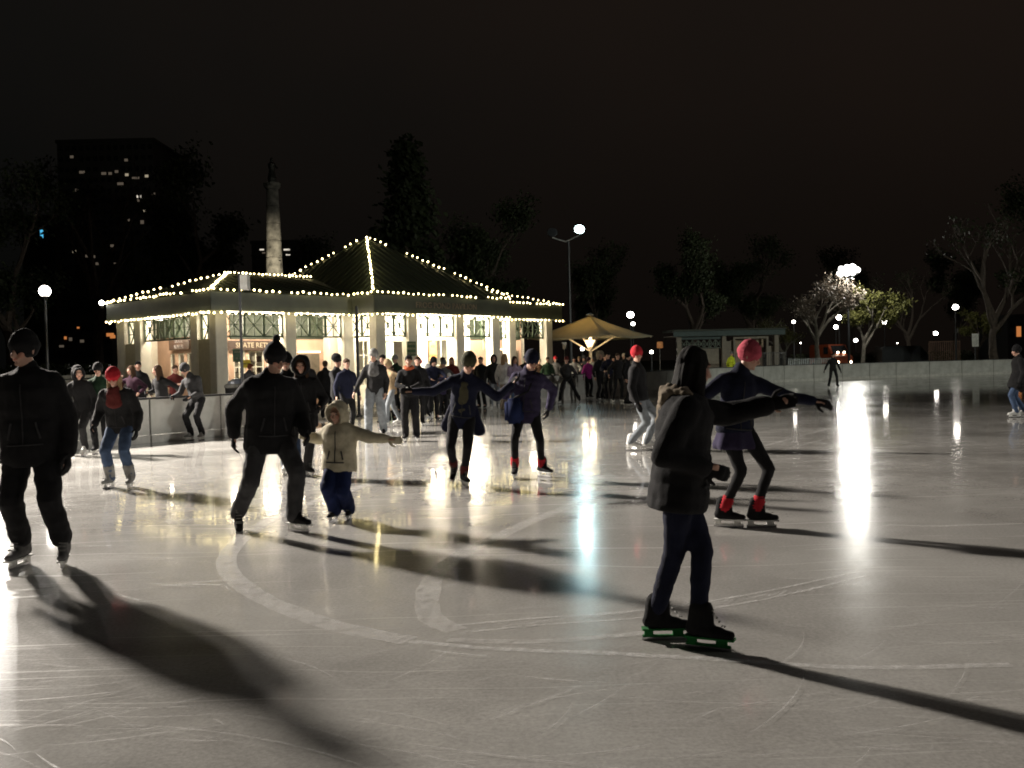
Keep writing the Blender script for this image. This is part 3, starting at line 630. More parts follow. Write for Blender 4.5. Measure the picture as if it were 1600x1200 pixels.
# ------------------------------------------------------------------ lattice hut on the right
HY = 64
h0 = at(1060, 580, HY); root = empty('lattice_hut', (h0.x, h0.y, 0), math.radians(4)); tag(root, 'low pale hut with lattice band and framed doorway beyond the boards', 'hut')
L = 7.1; M_HUT = mat('hut_cream', (.27, .24, .19), rough=.7, var=.15); M_TEAL = mat('hut_teal_fascia', (.04, .07, .065), rough=.6)
def hb(n, a, b, m, bev=0, par=None): return link(n, box_me(a, b, bev=bev), m, par or root)
hb('wall', (0.2, .6, 0), (3.0, .7, 2.2), M_HUT); hb('wall', (3.4, .6, 0), (4.0, .7, 2.6), M_HUT); hb('wall', (6.3, .6, 0), (6.8, .7, 2.2), M_HUT)
hb('wall', (4.0, 1.2, 0), (6.3, 1.3, 2.7), mat('hut_inner', (.4, .3, .2)))
for x in (0, 3.1, 6.75): hb('column', (x, .2, 0), (x+.3, .5, 3.0), M_HUT, .01)
hb('fascia', (-.3, -.1, 2.95), (L+.3, 0, 3.3), M_TEAL, .01); hb('soffit', (-.25, .002, 2.97), (L+.25, 3.0, 3.02), M_HUT)
hb('roof', (-.35, -.15, 3.31), (L+.35, 3.2, 3.42), M_ROOF, .02)
hb('band', (.3, .35, 2.75), (3.1, .40, 2.94), M_TEAL)
for k in range(7):
    bm = bmesh.new(); a = .3+k*.4; b = a+.4
    for p_, q_ in (((a, 2.15), (b, 2.72)), ((a, 2.72), (b, 2.15)), ((a+.01, 2.15), (a+.01, 2.72)), ((b-.01, 2.15), (b-.01, 2.72)), ((a, 2.16), (b, 2.16)), ((a, 2.43), (b, 2.43))):
        bar(bm, (p_[0], .37, p_[1]), (q_[0], .37, q_[1]), .04)
    link('lattice_panel', bm_mesh(bm), M_GREEN, root)
bm = bmesh.new()
for p_, q_ in (((4.0, 0), (4.0, 2.75)), ((6.3, 0), (6.3, 2.75)), ((3.92, 2.8), (6.38, 2.8))): bar(bm, (p_[0], .4, p_[1]), (q_[0], .4, q_[1]), .14)
link('door_frame', bm_mesh(bm), M_HUT, root)
d_ = hb('door', (5.2, .9, 0), (6.1, .96, 2.3), mat('hut_door', (.2, .13, .08)), .01); hb('door_handle', (5.3, .84, 1.0), (5.36, .9, 1.15), M_STEELD, 0, d_)
# railings between hut and boards
def railing(label, a, b, h, n, m=M_POLE):
    a, b = V(a), V(b); root = empty('railing', a); tag(root, label, 'railing', 'picket railings beyond the boards'); d = b-a
    for z in (.15, h-.05):
        bm = bmesh.new(); bar(bm, (0, 0, z), d+V((0, 0, z)), .04); link('rail', bm_mesh(bm), m, root)
    me = box_me((-.012, -.012, 0), (.012, .012, h))
    for k in range(n+1): link('picket', me, m, root, d*(k/n))
q1, q2, q3, q4 = at(1150, 570, 60), at(1228, 570, 60), at(1232, 570, 70), at(1300, 570, 74)
railing('dark picket railing in front of the lattice hut', (q1.x, q1.y, 0), (q2.x, q2.y, 0), 1.75, 26)
railing('grey picket railing between the hut and the orange truck', (q3.x, q3.y, 0), (q4.x, q4.y, 0), 1.3, 24, M_STEELD)
q5, q6 = at(1452, 560, 92), at(1500, 560, 92)
railing('tall rusty railing in front of the lit grass on the right', (q5.x, q5.y, 0), (q6.x, q6.y, 0), 2.6, 16, mat('rusty_rail', (.2, .12, .08)))

# ------------------------------------------------------------------ vehicles and far small things
def vehicle(name, label, cat, px, Y, L, H, body, lights, yaw, cab):
    p = at(px, 560, Y); root = empty(name, (p.x, p.y, 0), yaw); tag(root, label, cat)
    w = 2.0
    prof = [(-L/2, .45), (-L/2, H*.9), (-L/2+.15, H), (L/2-cab-.1, H), (L/2-cab*.55, H*.62), (L/2-.05, H*.52), (L/2, .5), (L/2-.1, .35), (-L/2+.1, .35)]
    bm = bmesh.new(); A = [bm.verts.new((x, -w/2, z)) for x, z in prof]; B = [bm.verts.new((x, w/2, z)) for x, z in prof]
    bm.faces.new(A); bm.faces.new(list(reversed(B)))
    for i in range(len(prof)): j = (i+1) % len(prof); bm.faces.new((A[i], B[i], B[j], A[j]))
    bmesh.ops.recalc_face_normals(bm, faces=bm.faces); bmesh.ops.bevel(bm, geom=list(bm.edges), offset=.05, segments=2, affect='EDGES')
    b = link('body', bm_mesh(bm), body, root)
    gm = mat('vehicle_glass', (.02, .022, .025), rough=.1)
    me = bpy.data.meshes.new('g'); x1, z1_, x2, z2_ = L/2-cab*.53, H*.65, L/2-cab-.02, H*.95
    me.from_pydata([(x1+.03, -w/2+.15, z1_), (x1+.03, w/2-.15, z1_), (x2+.05, w/2-.2, z2_), (x2+.05, -w/2+.2, z2_)], [], [(0, 1, 2, 3)]); link('windscreen', me, gm, root)
    for s in (-1, 1):
        link('side_window', box_me((L/2-cab-1.1, s*w/2-.01, H*.62), (L/2-cab-.15, s*w/2+.012*s, H*.9)), gm, root)
        for x in (-L/2+.9, L/2-.85):
            bm = bmesh.new(); lathe(bm, [(.36, -.1), (.38, -.06), (.38, .06), (.36, .1)], 16); t = link('wheel', bm_mesh(bm), M_DARK, root); t.location = (x, s*(w/2-.05), .38); t.rotation_euler = (PI/2, 0, 0)
        bm = bmesh.new(); lathe(bm, [(.13, 0), (.13, .05), (.05, .09)], 10); t = link('headlight', bm_mesh(bm), emis('headlight_on', (1, .8, .55), 25) if lights else gm, root); t.location = (L/2-.02, s*.7, .75); t.rotation_euler = (0, PI/2, 0)
    return root
tr = vehicle('truck', 'orange truck facing the ice with its headlights on', 'truck', 1298, 100, 5.5, 2.6, mat('truck_orange', (.25, .045, .012), rough=.5), True, math.radians(-80), 1.3)
for x in (-.35, .35):
    bm = bmesh.new(); lathe(bm, [(.1, 0), (.1, .05), (.04, .08)], 10); t = link('work_light', bm_mesh(bm), MATS['headlight_on'], tr); t.location = (2.1, x, 1.75); t.rotation_euler = (0, PI/2, 0)
vehicle('van', 'dark parked van behind the far boards', 'van', 1412, 96, 5.2, 2.25, mat('van_black', (.015, .017, .018), rough=.25), False, math.radians(2), 1.2)
p = at(1524, 532, 84); root = empty('white_sign', (p.x, p.y, 0)); tag(root, 'upright white notice board on a post left of the big tree', 'sign')
link('board', box_me((-.3, -.03, p.z-.55), (.3, .03, p.z+.6), bev=.03), mat('white_notice', (.8, .8, .75)), root); bm = bmesh.new(); tube(bm, [(0, .05, 0), (0, .05, p.z)], .05, 6); link('post', bm_mesh(bm), M_POLE, root)
p = at(1493, 517, 84.3); root = empty('lamp_post_sign', (p.x+.1, p.y, 0)); tag(root, 'small grey sign on a pole under the highest right lamp', 'sign')
link('board', box_me((-.14, -.02, p.z-.2), (.14, .02, p.z+.2), bev=.02), mat('grey_notice', (.4, .4, .4)), root); bm = bmesh.new(); tube(bm, [(0, .05, 0), (0, .05, p.z)], .04, 6); link('post', bm_mesh(bm), M_POLE, root)
p = at(882, 540, 55); root = empty('notice_sign', (p.x, p.y, 0)); tag(root, 'small white notice under the canopy next to the pavilion end', 'sign')
link('board', box_me((-.12, -.02, p.z-.2), (.12, .02, p.z+.2), bev=.01), MATS['grey_notice'], root); bm = bmesh.new(); tube(bm, [(0, .05, 0), (0, .05, p.z)], .03, 6); link('post', bm_mesh(bm), M_POLE, root)
# lit lanterns far away: amber and the small glowing windows behind the pavilion's left
def far_building(name, label, x0, x1, ytop, Y, m, lit, wm, cols, rows, depth=25):
    a, b = at(x0, 560, Y), at(x1, 560, Y); zt = at((x0+x1)/2, ytop, Y).z
    root = empty(name, (a.x, a.y, 0)); tag(root, label, 'building'); w = b.x-a.x
    link('wall', box_me((0, 0, -1), (w, depth, zt)), m, root); link('roof', box_me((-.3, -.3, zt+.01), (w+.3, depth+.3, zt+.8)), m, root)
    ww, hh = w/cols, zt/rows; me = box_me((-ww*.3, -.06, -hh*.22), (ww*.3, .02, hh*.22)); litcells = set()
    for (lx, ly, c, sc_) in lit:
        p_ = at(lx, ly, Y-.1); litcells.add((int((p_.x-a.x)/ww), int(p_.z/hh)))
        o = link('lit_window', box_me((-.42, -.07, -.32), (.42, .02, .32)), wm[c], root); o.location = (p_.x-a.x, -.05, p_.z); o.scale = (sc_[0], 1, sc_[1])
    for i in range(cols):
        for j in range(2, rows):
            if (i, j) in litcells: continue
            o = link('window', me, MATS['dark_window'], root); o.location = ((i+.5)*ww, -.02, (j+.5)*hh)
    return root
mat('dark_window', (.01, .012, .014), rough=.3)
M_TOWER = mat('tower_concrete', (.03, .03, .029), rough=.8); wm = [emis('far_window_warm', (1, .85, .6), .33), emis('far_window_dim', (1, .8, .6), .085), emis('far_cyan', (.1, .6, 1), .9), emis('far_amber', (1, .35, .1), .5), emis('far_window_bright', (1, .9, .75), .8)]
far_building('office_tower', 'dark tower with scattered lit windows rising behind the left trees', 100, 250, 222, 240, M_TOWER,
    [(197, 250, 1, (1, 1)), (172, 271, 1, (1, 1)), (162, 271, 1, (1.4, 1)), (182, 268, 1, (1, 1)), (198, 273, 0, (1, 1)), (212, 278, 1, (2.2, .8)), (229, 275, 0, (1, 1)), (188, 287, 1, (1.8, 1)), (128, 269, 1, (1.6, 1)), (112, 245, 1, (1, 1)), (217, 307, 4, (1.3, 1)), (240, 303, 1, (1, 1)), (217, 313, 1, (1, 1)), (226, 329, 0, (1, 1)), (120, 297, 1, (1, 1)), (200, 344, 1, (1, 1)), (222, 347, 1, (1, 1.4)), (116, 393, 0, (1, 1)), (136, 400, 1, (1, 1)), (146, 401, 1, (1, 1)), (182, 412, 1, (2.4, .8)), (152, 412, 1, (1, 1)), (175, 384, 1, (1, 1)), (220, 418, 1, (1, 1))], wm, 14, 22)
far_building('slim_tower', 'slim dark tower with one upright cyan light', 40, 92, 340, 300, M_TOWER, [(65, 365, 2, (1.1, 4.2)), (48, 430, 1, (1, 1)), (38, 440, 1, (1.5, 1))], wm, 5, 14)
far_building('apartment_block', 'dark block with dim amber windows left behind the pavilion', 62, 176, 505, 110, M_TOWER, [(172, 523, 3, (1, .6)), (176, 526, 3, (.7, .6)), (162, 505, 1, (.6, .4)), (110, 530, 1, (.4, .6)), (128, 533, 1, (.5, .5)), (122, 512, 3, (.3, .3)), (102, 528, 3, (.3, .5)), (150, 530, 1, (.4, .4)), (96, 541, 1, (.6, .4))], wm, 9, 5, 8)
far_building('brownstone_block', 'low dark block with a few white lit windows behind the monument', 398, 470, 380, 260, M_TOWER, [(409, 390, 4, (1.4, .6)), (420, 390, 0, (1, .6)), (448, 390, 4, (2, .7)), (450, 398, 4, (1.4, .5)), (412, 395, 1, (1, .6))], wm, 7, 14)
far_building('far_house', 'dark house with one amber window at the far right', 1575, 1640, 500, 130, M_TOWER, [(1592, 518, 3, (.7, 2.2))], wm, 5, 4, 8)
p = at(65, 560, 299)

# ------------------------------------------------------------------ monument
p = at(433, 560, 110); root = empty('monument', (p.x, p.y, 0)); tag(root, 'tall tapering stone column monument rising behind the pavilion roof', 'monument')
z_t = at(431, 296, 110).z
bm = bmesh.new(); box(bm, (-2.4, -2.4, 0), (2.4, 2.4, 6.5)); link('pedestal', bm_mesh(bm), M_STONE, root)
zz = 6.5; n = 8
for k in range(n):
    r1, r2 = 1.12-.44*k/n, 1.12-.44*(k+1)/n; za, zb = 6.52+(z_t-8-6.5)*0, 0
    a = 6.5+(z_t-6.5)*k/n; b = 6.5+(z_t-6.5)*(k+1)/n-.04
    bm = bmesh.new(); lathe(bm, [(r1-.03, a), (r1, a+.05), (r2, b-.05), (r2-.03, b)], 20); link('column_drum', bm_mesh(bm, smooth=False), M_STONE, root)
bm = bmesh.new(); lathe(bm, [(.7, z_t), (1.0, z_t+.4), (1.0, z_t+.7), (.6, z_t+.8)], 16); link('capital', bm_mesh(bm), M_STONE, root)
bm = bmesh.new(); lathe(bm, [(.42, z_t+.8), (.5, z_t+1.3), (.32, z_t+2.2), (.45, z_t+2.9), (.16, z_t+3.2), (.2, z_t+3.45), (.05, z_t+3.7)], 12); tube(bm, [(.3, 0, z_t+2.9), (.65, 0, z_t+2.4)], .1, 6); link('statue', bm_mesh(bm), mat('bronze', (.06, .06, .05), metal=.5, rough=.5), root)
spot('monument_light', (p.x+5, p.y-14, 3), (p.x, p.y, 11), 20000, (1, .9, .68), .75, .1)
spot('monument_light', (p.x-5, p.y-12, 3), (p.x, p.y, 9), 4000, (1, .9, .68), .75, .1)

# ------------------------------------------------------------------ trees
def grow(seed, H, spread, leaves, leafsize, depth=5, evergreen=False, trunk_r=None):
    R = random.Random(seed); bm = bmesh.new(); tips = []
    def branch(p, d, L, r, lv):
        pts = [p]; rads = [r]; q = p; dd = d
        for i in range(3):
            dd = (dd + V((R.uniform(-.16, .16), R.uniform(-.16, .16), R.uniform(-.03, .12)))).normalized(); q = q+dd*L/3; pts.append(q); rads.append(r*(1-.16*(i+1)))
        tube(bm, pts, rads, 7 if lv < 2 else (5 if lv < 3 else 3), lv < 2)
        if lv >= depth-2: tips.extend(pts[1:])
        if lv >= depth: return
        for k in range(R.choice((2, 3, 3)) if lv > 0 else 4):
            a = R.uniform(0, 2*PI); t = R.uniform(.35, .9)*spread
            nd = (dd + V((math.cos(a)*t, math.sin(a)*t, R.uniform(-.05, .35)))).normalized()
            s = R.choice((1, 1, .7)); b0 = pts[-1].lerp(pts[1], 0 if k < 2 else R.random()*.8)
            branch(b0, nd, L*R.uniform(.62, .82)*s, r*.56, lv+1)
    r = trunk_r or H*.028
    if evergreen:
        tube(bm, [(0, 0, 0), (0, 0, H*.95)], [r, .04], 8)
        for k in range(90):
            z = H*(.12+.86*k/90); L = (1-k/92)*H*.24+.2; a = R.uniform(0, 6.28)
            e_ = V((math.cos(a)*L, math.sin(a)*L, z-L*.15)); tube(bm, [(0, 0, z), e_], [.05, .01], 3, False)
            for j in range(5): tips.append(V((0, 0, z)).lerp(e_, .2+.2*j))
    else: branch(V((0, 0, 0)), V((0, 0, 1)), H*.3, r, 0)
    tm_ = bm_mesh(bm); bm = bmesh.new()
    for _ in range(leaves):
        c = R.choice(tips) + V((R.gauss(0, .35), R.gauss(0, .35), R.gauss(0, .3)))*(H/14)
        n_ = V((R.gauss(0, 1), R.gauss(0, 1), R.gauss(0, 1))).normalized(); s = n_.orthogonal().normalized(); t = n_.cross(s); l = leafsize*R.uniform(.6, 1.4)
        vs = [bm.verts.new(c+s*l*a+t*l*b) for a, b in ((-.1, -1), (.55, -.2), (.1, 1), (-.5, .2))]
        bm.faces.new(vs)
    return tm_, (bm_mesh(bm) if leaves else None)
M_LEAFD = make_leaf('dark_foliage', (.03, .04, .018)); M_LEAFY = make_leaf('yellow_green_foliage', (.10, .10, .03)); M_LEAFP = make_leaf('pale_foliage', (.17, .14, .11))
T_BIG = grow(3, 20, 1.0, 14000, .19, 5); T_BIG2 = grow(11, 22, .85, 13000, .2, 5); T_EV = grow(5, 20, 1, 9000, .3, evergreen=True)
T_BARE = grow(8, 13, 1.0, 900, .13, 6); T_LEAF = grow(21, 11, 1.15, 5500, .16, 5); T_RAG = grow(33, 10, 1.2, 2600, .11, 6)
M_BARK_LIT = mat('lit_tree_bark', (.19, .17, .14), rough=.9, var=.4, scale=5, bump=.6)  # paler copy of the bark, floodlight put into its colour
def tree(name, T, px, Y, s, ml, label, rz=0, group='dark park trees'):
    p = at(px, 560, Y); root = empty(name, (p.x, p.y, -.05), rz); root.scale = (s, s, s); tag(root, label, 'tree', group)
    link('trunk', T[0], M_BARK_LIT if 'lit' in name else M_BARK, root)
    if T[1]: link('crown', T[1], ml, root)
tree('tree', T_BIG, 300, 66, .85, M_LEAFD, 'huge dark tree standing behind the left end of the pavilion')
tree('tree', T_BARE, 160, 75, 1.5, M_LEAFD, 'dark tree further left hiding part of the tower', 2.0)
tree('tree', T_BIG2, 20, 60, .7, M_LEAFD, 'dark low tree at the far left edge behind the lone globe lamp', 1.0)
tree('evergreen_tree', T_EV, 640, 74, .95, M_LEAFD, 'pointed dark evergreen behind the pavilion pyramid roof')
tree('tree', T_BIG, 770, 84, .85, M_LEAFD, 'dark tree right of the evergreen behind the right wing', 1.3)
tree('tree', T_BIG2, 520, 92, .7, M_LEAFD, 'dark tree between the monument and the pyramid roof', 4)
tree('tree', T_BIG, 1080, 100, .8, M_LEAFD, 'dark tree behind the lattice hut', 2.5)
tree('tree', T_BIG2, 1180, 120, .8, M_LEAFD, 'dark far tree right of the hut', .4)
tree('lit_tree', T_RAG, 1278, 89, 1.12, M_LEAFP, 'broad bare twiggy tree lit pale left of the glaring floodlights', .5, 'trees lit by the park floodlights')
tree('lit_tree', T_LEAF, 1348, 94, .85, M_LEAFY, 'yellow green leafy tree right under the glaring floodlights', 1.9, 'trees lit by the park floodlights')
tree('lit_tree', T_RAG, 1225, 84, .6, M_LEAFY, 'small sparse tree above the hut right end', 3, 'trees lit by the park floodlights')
tree('tree', T_BARE, 1420, 110, .95, M_LEAFD, 'bare dark tree behind the parked van', 2.2)
tree('tree', T_BARE, 1556, 78, 1.1, M_LEAFD, 'big bare tree with thick brown trunk near the right edge', 0)
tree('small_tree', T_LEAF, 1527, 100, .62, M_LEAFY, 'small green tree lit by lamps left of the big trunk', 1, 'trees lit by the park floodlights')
tree('tree', T_BIG, 1490, 150, .95, M_LEAFD, 'far dark tree behind the right railings', 3.3)
tree('tree', T_BIG2, 1330, 150, .9, M_LEAFD, 'far dark tree behind the orange truck', 5)
tree('tree', T_BIG, 1640, 110, 1.1, M_LEAFD, 'dark tree at the far right edge', 4.4)
tree('tree', T_BIG2, 930, 120, .8, M_LEAFD, 'far dark tree behind the umbrella canopy', 2)
# low hedges at the back of the park, left and right
def hedge(label, x0, x1, Y, h):
    a, b = at(x0, 560, Y), at(x1, 560, Y); bm = bmesh.new(); R = random.Random(x0)
    for _ in range(5000):
        c = V((R.uniform(0, b.x-a.x), R.uniform(-.6, .6), R.random()**.7*h*(1+.15*math.sin(R.random()*9)))); n_ = V((R.gauss(0, 1), R.gauss(0, 1), R.gauss(0, 1))).normalized(); s = n_.orthogonal().normalized(); t = n_.cross(s)
        bm.faces.new([bm.verts.new(c+s*l1*.13+t*l2*.13) for l1, l2 in ((-.5, -1), (.6, -.3), (.2, 1))])
    o = link('hedge', bm_mesh(bm), M_LEAFD); o.location = (a.x, a.y, 0); tag(o, label, 'hedge')
hedge('dark hedge behind the boards left of the pavilion', -60, 178, 40, 1.6); hedge('dark hedge right of the hut behind the far boards', 1236, 1520, 104, 1.5)
# low stone wall left of the pavilion
a, b = at(30, 560, 27.5), at(176, 560, 32)
root = empty('stone_wall', (a.x, a.y, 0), math.atan2((b-a).y, (b-a).x)); tag(root, 'low grey stone wall left of the pavilion behind the rink boards', 'wall')
Lw = (b-a).xy.length; M_WST = mat('wall_stone', (.16, .16, .145), rough=.9, var=.35, scale=2)
nst = 12
for r_ in range(3):
    for k in range(nst):
        o_ = .5*(r_ % 2); x0_ = Lw*(k+o_*.5)/nst; link('stone', box_me((x0_+.015, -.2+rnd.uniform(-.02, .02), r_*.42+.01), (x0_+Lw/nst-.015, .2, r_*.42+.41), bev=.02), M_WST, root)
link('coping', box_me((-.05, -.28, 1.275), (Lw+.1, .28, 1.38), bev=.02), M_WST, root)

# ------------------------------------------------------------------ people
class Shape:
    """closed tapered capsules gathered and fused into one continuous skin"""
    def __init__(s): s.bm = bmesh.new()
    def cap(s, p0, p1, r0, r1=None, side=None, fx=1.0, fy=1.0, n=12):
        p0, p1 = V(p0), V(p1); r1 = r0 if r1 is None else r1
        w = p1-p0; L = w.length
        w = w/L if L > 1e-5 else V((0, 0, 1))
        a = V(side) if side is not None else V((1, 0, 0))
        a = a - w*a.dot(w)
        if a.length < 1e-3: a = w.orthogonal()
        a.normalize(); b = w.cross(a); rings = []
        for c, r, angs in ((p0, r0, (-75, -40, 0)), (p1, r1, (0, 40, 75))):
            for g_ in angs:
                q = math.radians(g_); rr = r*math.cos(q); o = c + w*(r*math.sin(q)*min(fx, fy, 1) if L > 1e-5 else r*math.sin(q))
                rings.append([s.bm.verts.new(o + a*(rr*fx*math.cos(2*PI*k/n)) + b*(rr*fy*math.sin(2*PI*k/n))) for k in range(n)])
        for A, B in zip(rings, rings[1:]):
            for k in range(n): s.bm.faces.new((A[k], A[(k+1) % n], B[(k+1) % n], B[k]))
        s.bm.faces.new(list(reversed(rings[0]))); s.bm.faces.new(rings[-1])
    def bake(s, voxel, smooth=3, disp=None, tint=None):
        me = bpy.data.meshes.new('t'); s.bm.to_mesh(me); s.bm.free()
        o = bpy.data.objects.new('t', me); COL.objects.link(o)
        m = o.modifiers.new('r', 'REMESH'); m.mode = 'VOXEL'; m.voxel_size = voxel; m.use_smooth_shade = True
        if smooth: q = o.modifiers.new('s', 'SMOOTH'); q.iterations = smooth; q.factor = .5
        bpy.context.view_layer.update()
        r = bpy.data.meshes.new_from_object(o.evaluated_get(bpy.context.evaluated_depsgraph_get()))
        bpy.data.objects.remove(o); bpy.data.meshes.remove(me)
        if disp:
            for v, nn in zip(r.vertices, [x.vector.copy() for x in r.vertex_normals]): v.co = v.co + nn*disp(v.co)
        if tint:
            ca = r.color_attributes.new('tint', 'FLOAT_COLOR', 'POINT')
            for i, v in enumerate(r.vertices): ca.data[i].color = (*tint(v.co), 1)
        r.polygons.foreach_set('use_smooth', [True]*len(r.polygons)); return r

def ik(a, b, l1, l2, hint):
    d = b-a; L = min(d.length, (l1+l2)*.995); w = d.normalized(); b = a+w*L
    x = (l1*l1-l2*l2+L*L)/(2*L); h = math.sqrt(max(0, l1*l1-x*x)); hp = hint - w*hint.dot(w)
    if hp.length < 1e-3: hp = w.orthogonal()
    return a + w*x + hp.normalized()*h, b

SKINS = [mat('skin_light', (.50, .30, .22), rough=.55, var=.08, attr=True), mat('skin_tan', (.36, .20, .13), rough=.55, var=.08, attr=True)]
# boots and blades: one of each, placed at every ankle (frame: y forward, z up, origin under the blade)
def boot_mesh(vox):
    s = Shape(); s.cap((0, -.07, .12), (0, .10, .105), .045, .038, fx=.95); s.cap((0, .06, .10), (0, .16, .098), .043, .034, fx=1.05, fy=.8)
    s.cap((0, -.05, .13), (0, -.025, .245), .05, .056, fx=.95, fy=1.1); s.cap((0, .03, .14), (0, .02, .25), .035, .04); return s.bake(vox, 2)
def blade_mesh():
    bm = bmesh.new(); box(bm, (-.004, -.115, 0), (.004, .165, .028))
    bmesh.ops.recalc_face_normals(bm, faces=bm.faces); return bm_mesh(bm)
def holder_mesh():
    bm = bmesh.new(); box(bm, (-.034, -.115, .066), (.034, .185, .078)); box(bm, (-.014, -.10, .022), (.014, -.045, .067)); box(bm, (-.014, .075, .022), (.014, .14, .067)); box(bm, (-.009, -.11, .02), (.009, .16, .034))
    bmesh.ops.recalc_face_normals(bm, faces=bm.faces); return bm_mesh(bm)
def laces_mesh():
    bm = bmesh.new()
    for k in range(6):
        y, z = .125-.016*k if k < 4 else .075-.004*k, .145+.003*k if k < 2 else .13+.021*k
        bar(bm, (-.024, y, z), (.024, y+.006, z+.006), .007)
    return bm_mesh(bm)
LACES = laces_mesh()
BOOT, BOOTF, BLADE, HOLD = boot_mesh(.009), boot_mesh(.022), blade_mesh(), holder_mesh()
def shoe_mesh():
    s = Shape(); s.cap((0, -.06, .045), (0, .12, .04), .042, .038, fx=1.0); s.cap((0, -.05, .05), (0, -.04, .13), .045, .05); return s.bake(.018, 2)
SHOE = shoe_mesh()
def hand(s, w, d, side, palm_n, k=1.0, thumb=1):      # palm, four unequal bent fingers and a thumb from the palm's side
    e_ = w + d*.085*k; s.cap(w, e_, .027*k, .034*k, side=side, fx=1.15, fy=.55)
    for j, (o, L, r) in enumerate(((-.030, .066, .0095), (-.010, .076, .0100), (.010, .072, .0095), (.029, .056, .0085))):
        b = e_ + side*o*k - d*.006*k; m = b + (d*.85+palm_n*.25).normalized()*L*.55*k; t = m + (d*.6+palm_n*.7).normalized()*L*.5*k
        s.cap(b, m, r*k*1.1, r*k, n=8); s.cap(m, t, r*k, r*k*.85, n=8)
    b = w + d*.025*k - side*.028*k*thumb; m = b + (d*.6-side*.75*thumb+palm_n*.25).normalized()*.04*k; s.cap(b, m, .0135*k, .012*k, n=8); s.cap(m, m+(d*.85-side*.25*thumb+palm_n*.35).normalized()*.032*k, .0115*k, .009*k, n=8)
def glove_mesh(vox): s = Shape(); s.cap((0, 0, -.04), (0, 0, .0), .04, .034); hand(s, V((0, 0, -.0)), V((0, 0, 1)), V((1, 0, 0)), V((0, -1, 0)), 1.18); return s.bake(vox, 1)
GLOVE, GLOVEF = glove_mesh(.0075), glove_mesh(.014)
# head-gear in the head's frame (y forward, z up, origin at the head's middle)
def head_gear(kind, vox=.009):
    s = Shape(); disp = None
    if kind == 'beanie':
        s.cap((0, -.015, .045), (0, -.02, .088), .091, .075, fy=1.17, n=20); s.cap((0, -.01, .035), (0, -.012, .055), .098, .097, fy=1.14, n=20)
        disp = lambda c: .0016*math.sin(34*math.atan2(c.y, c.x)) + .003*noise.noise(c*25)
    elif kind == 'pompom':
        s.cap((0, -.015, .045), (0, -.02, .088), .091, .075, fy=1.17, n=20); s.cap((0, -.01, .035), (0, -.012, .055), .098, .097, fy=1.14, n=20); s.cap((0, -.03, .185), (0, -.03, .187), .034)
        disp = lambda c: .003*noise.noise(c*30) + (.006*noise.noise(c*70) if c.z > .15 else 0)
    elif kind == 'beret':
        s.cap((0, -.01, .05), (0, -.01, .07), .088, .085, fy=1.15, n=18); s.cap((.02, -.02, .10), (.03, -.03, .105), .115, .11, fx=1, fy=1); disp = lambda c: .005*noise.noise(c*14)
    elif kind == 'cap':
        s.cap((0, -.012, .05), (0, -.015, .075), .088, .08, fy=1.15, n=18); s.cap((-.05, .10, .045), (.05, .10, .045), .012, .012); s.cap((-.03, .13, .04), (.03, .13, .04), .011); s.cap((0, .08, .05), (0, .13, .041), .03, .03, fx=1.4, fy=.35)
    elif kind == 'short':
        s.cap((0, -.02, .035), (0, -.022, .05), .082, .080, fy=1.13, n=18); s.cap((0, -.05, -.02), (0, -.05, .0), .066, .07, fy=.8); s.cap((-.03, .05, .085), (.03, .055, .085), .03, .03)
        disp = lambda c: .006*noise.noise(c*28) + .003*noise.noise(c*60)
    elif kind == 'long':
        s.cap((0, -.02, .03), (0, -.022, .05), .087, .083, fy=1.12, n=18)
        for sx in (-1, 1): s.cap((sx*.062, .0, .02), (sx*.085, .03, -.22), .035, .032, fx=.8, fy=1.3)
        s.cap((0, -.06, 0), (0, -.07, -.24), .07, .06, fx=1.3, fy=.7)
        disp = lambda c: .007*noise.noise(V((c.x*40, c.y*40, c.z*7))) + .003*noise.noise(V((c.x*90, c.y*90, c.z*14)))
    elif kind == 'hood':
        s.cap((0, -.03, .02), (0, -.045, .035), .118, .11, fx=.95, fy=1.05, n=20); s.cap((0, -.05, -.10), (0, -.04, -.02), .10, .11)
        n = 14
        for k in range(n):
            a, b = 2*PI*k/n, 2*PI*(k+1)/n; f = lambda q: (math.cos(q)*.092, .055+.012*math.cos(q*2), .008+math.sin(q)*.112)
            s.cap(f(a), f(b), .021, .021, n=8)
        disp = lambda c: .005*noise.noise(c*18)
    elif kind == 'furhood':
        s.cap((0, -.03, .02), (0, -.045, .035), .122, .115, fx=.98, fy=1.05, n=20); s.cap((0, -.05, -.10), (0, -.04, -.02), .105, .11)
        n = 14
        for k in range(n):
            a, b = 2*PI*k/n, 2*PI*(k+1)/n; f = lambda q: (math.cos(q)*.10, .05+.012*math.cos(q*2), .008+math.sin(q)*.122)
            s.cap(f(a), f(b), .033, .033, n=8)
        disp = lambda c: .007*noise.noise(c*18) + .008*noise.noise(c*60)*(1 if c.y > .02 else .2)
    me = s.bake(vox, 2, disp)
    if kind in ('hood', 'furhood'):                       # push the front of the hood back behind the face
        for v in me.vertices:
            if (v.co.x/.082)**2 + ((v.co.z-.0)/.10)**2 < 1 and v.co.y > 0: v.co.y = min(v.co.y, .035)
    return me
GEAR = {}
def gear(kind, lod):
    k = (kind, lod)
    if k not in GEAR: GEAR[k] = head_gear(kind, .009 if lod == 0 else .018)
    return GEAR[k]

def frame(o, fwd, upv):
    z = upv.normalized(); y = (fwd - z*fwd.dot(z)).normalized(); x = y.cross(z)
    return Matrix(((x.x, y.x, z.x, o.x), (x.y, y.y, z.y, o.y), (x.z, y.z, z.z, o.z), (0, 0, 0, 1)))
def yawv(deg): a = math.radians(deg); return V((-math.sin(a), math.cos(a), 0))

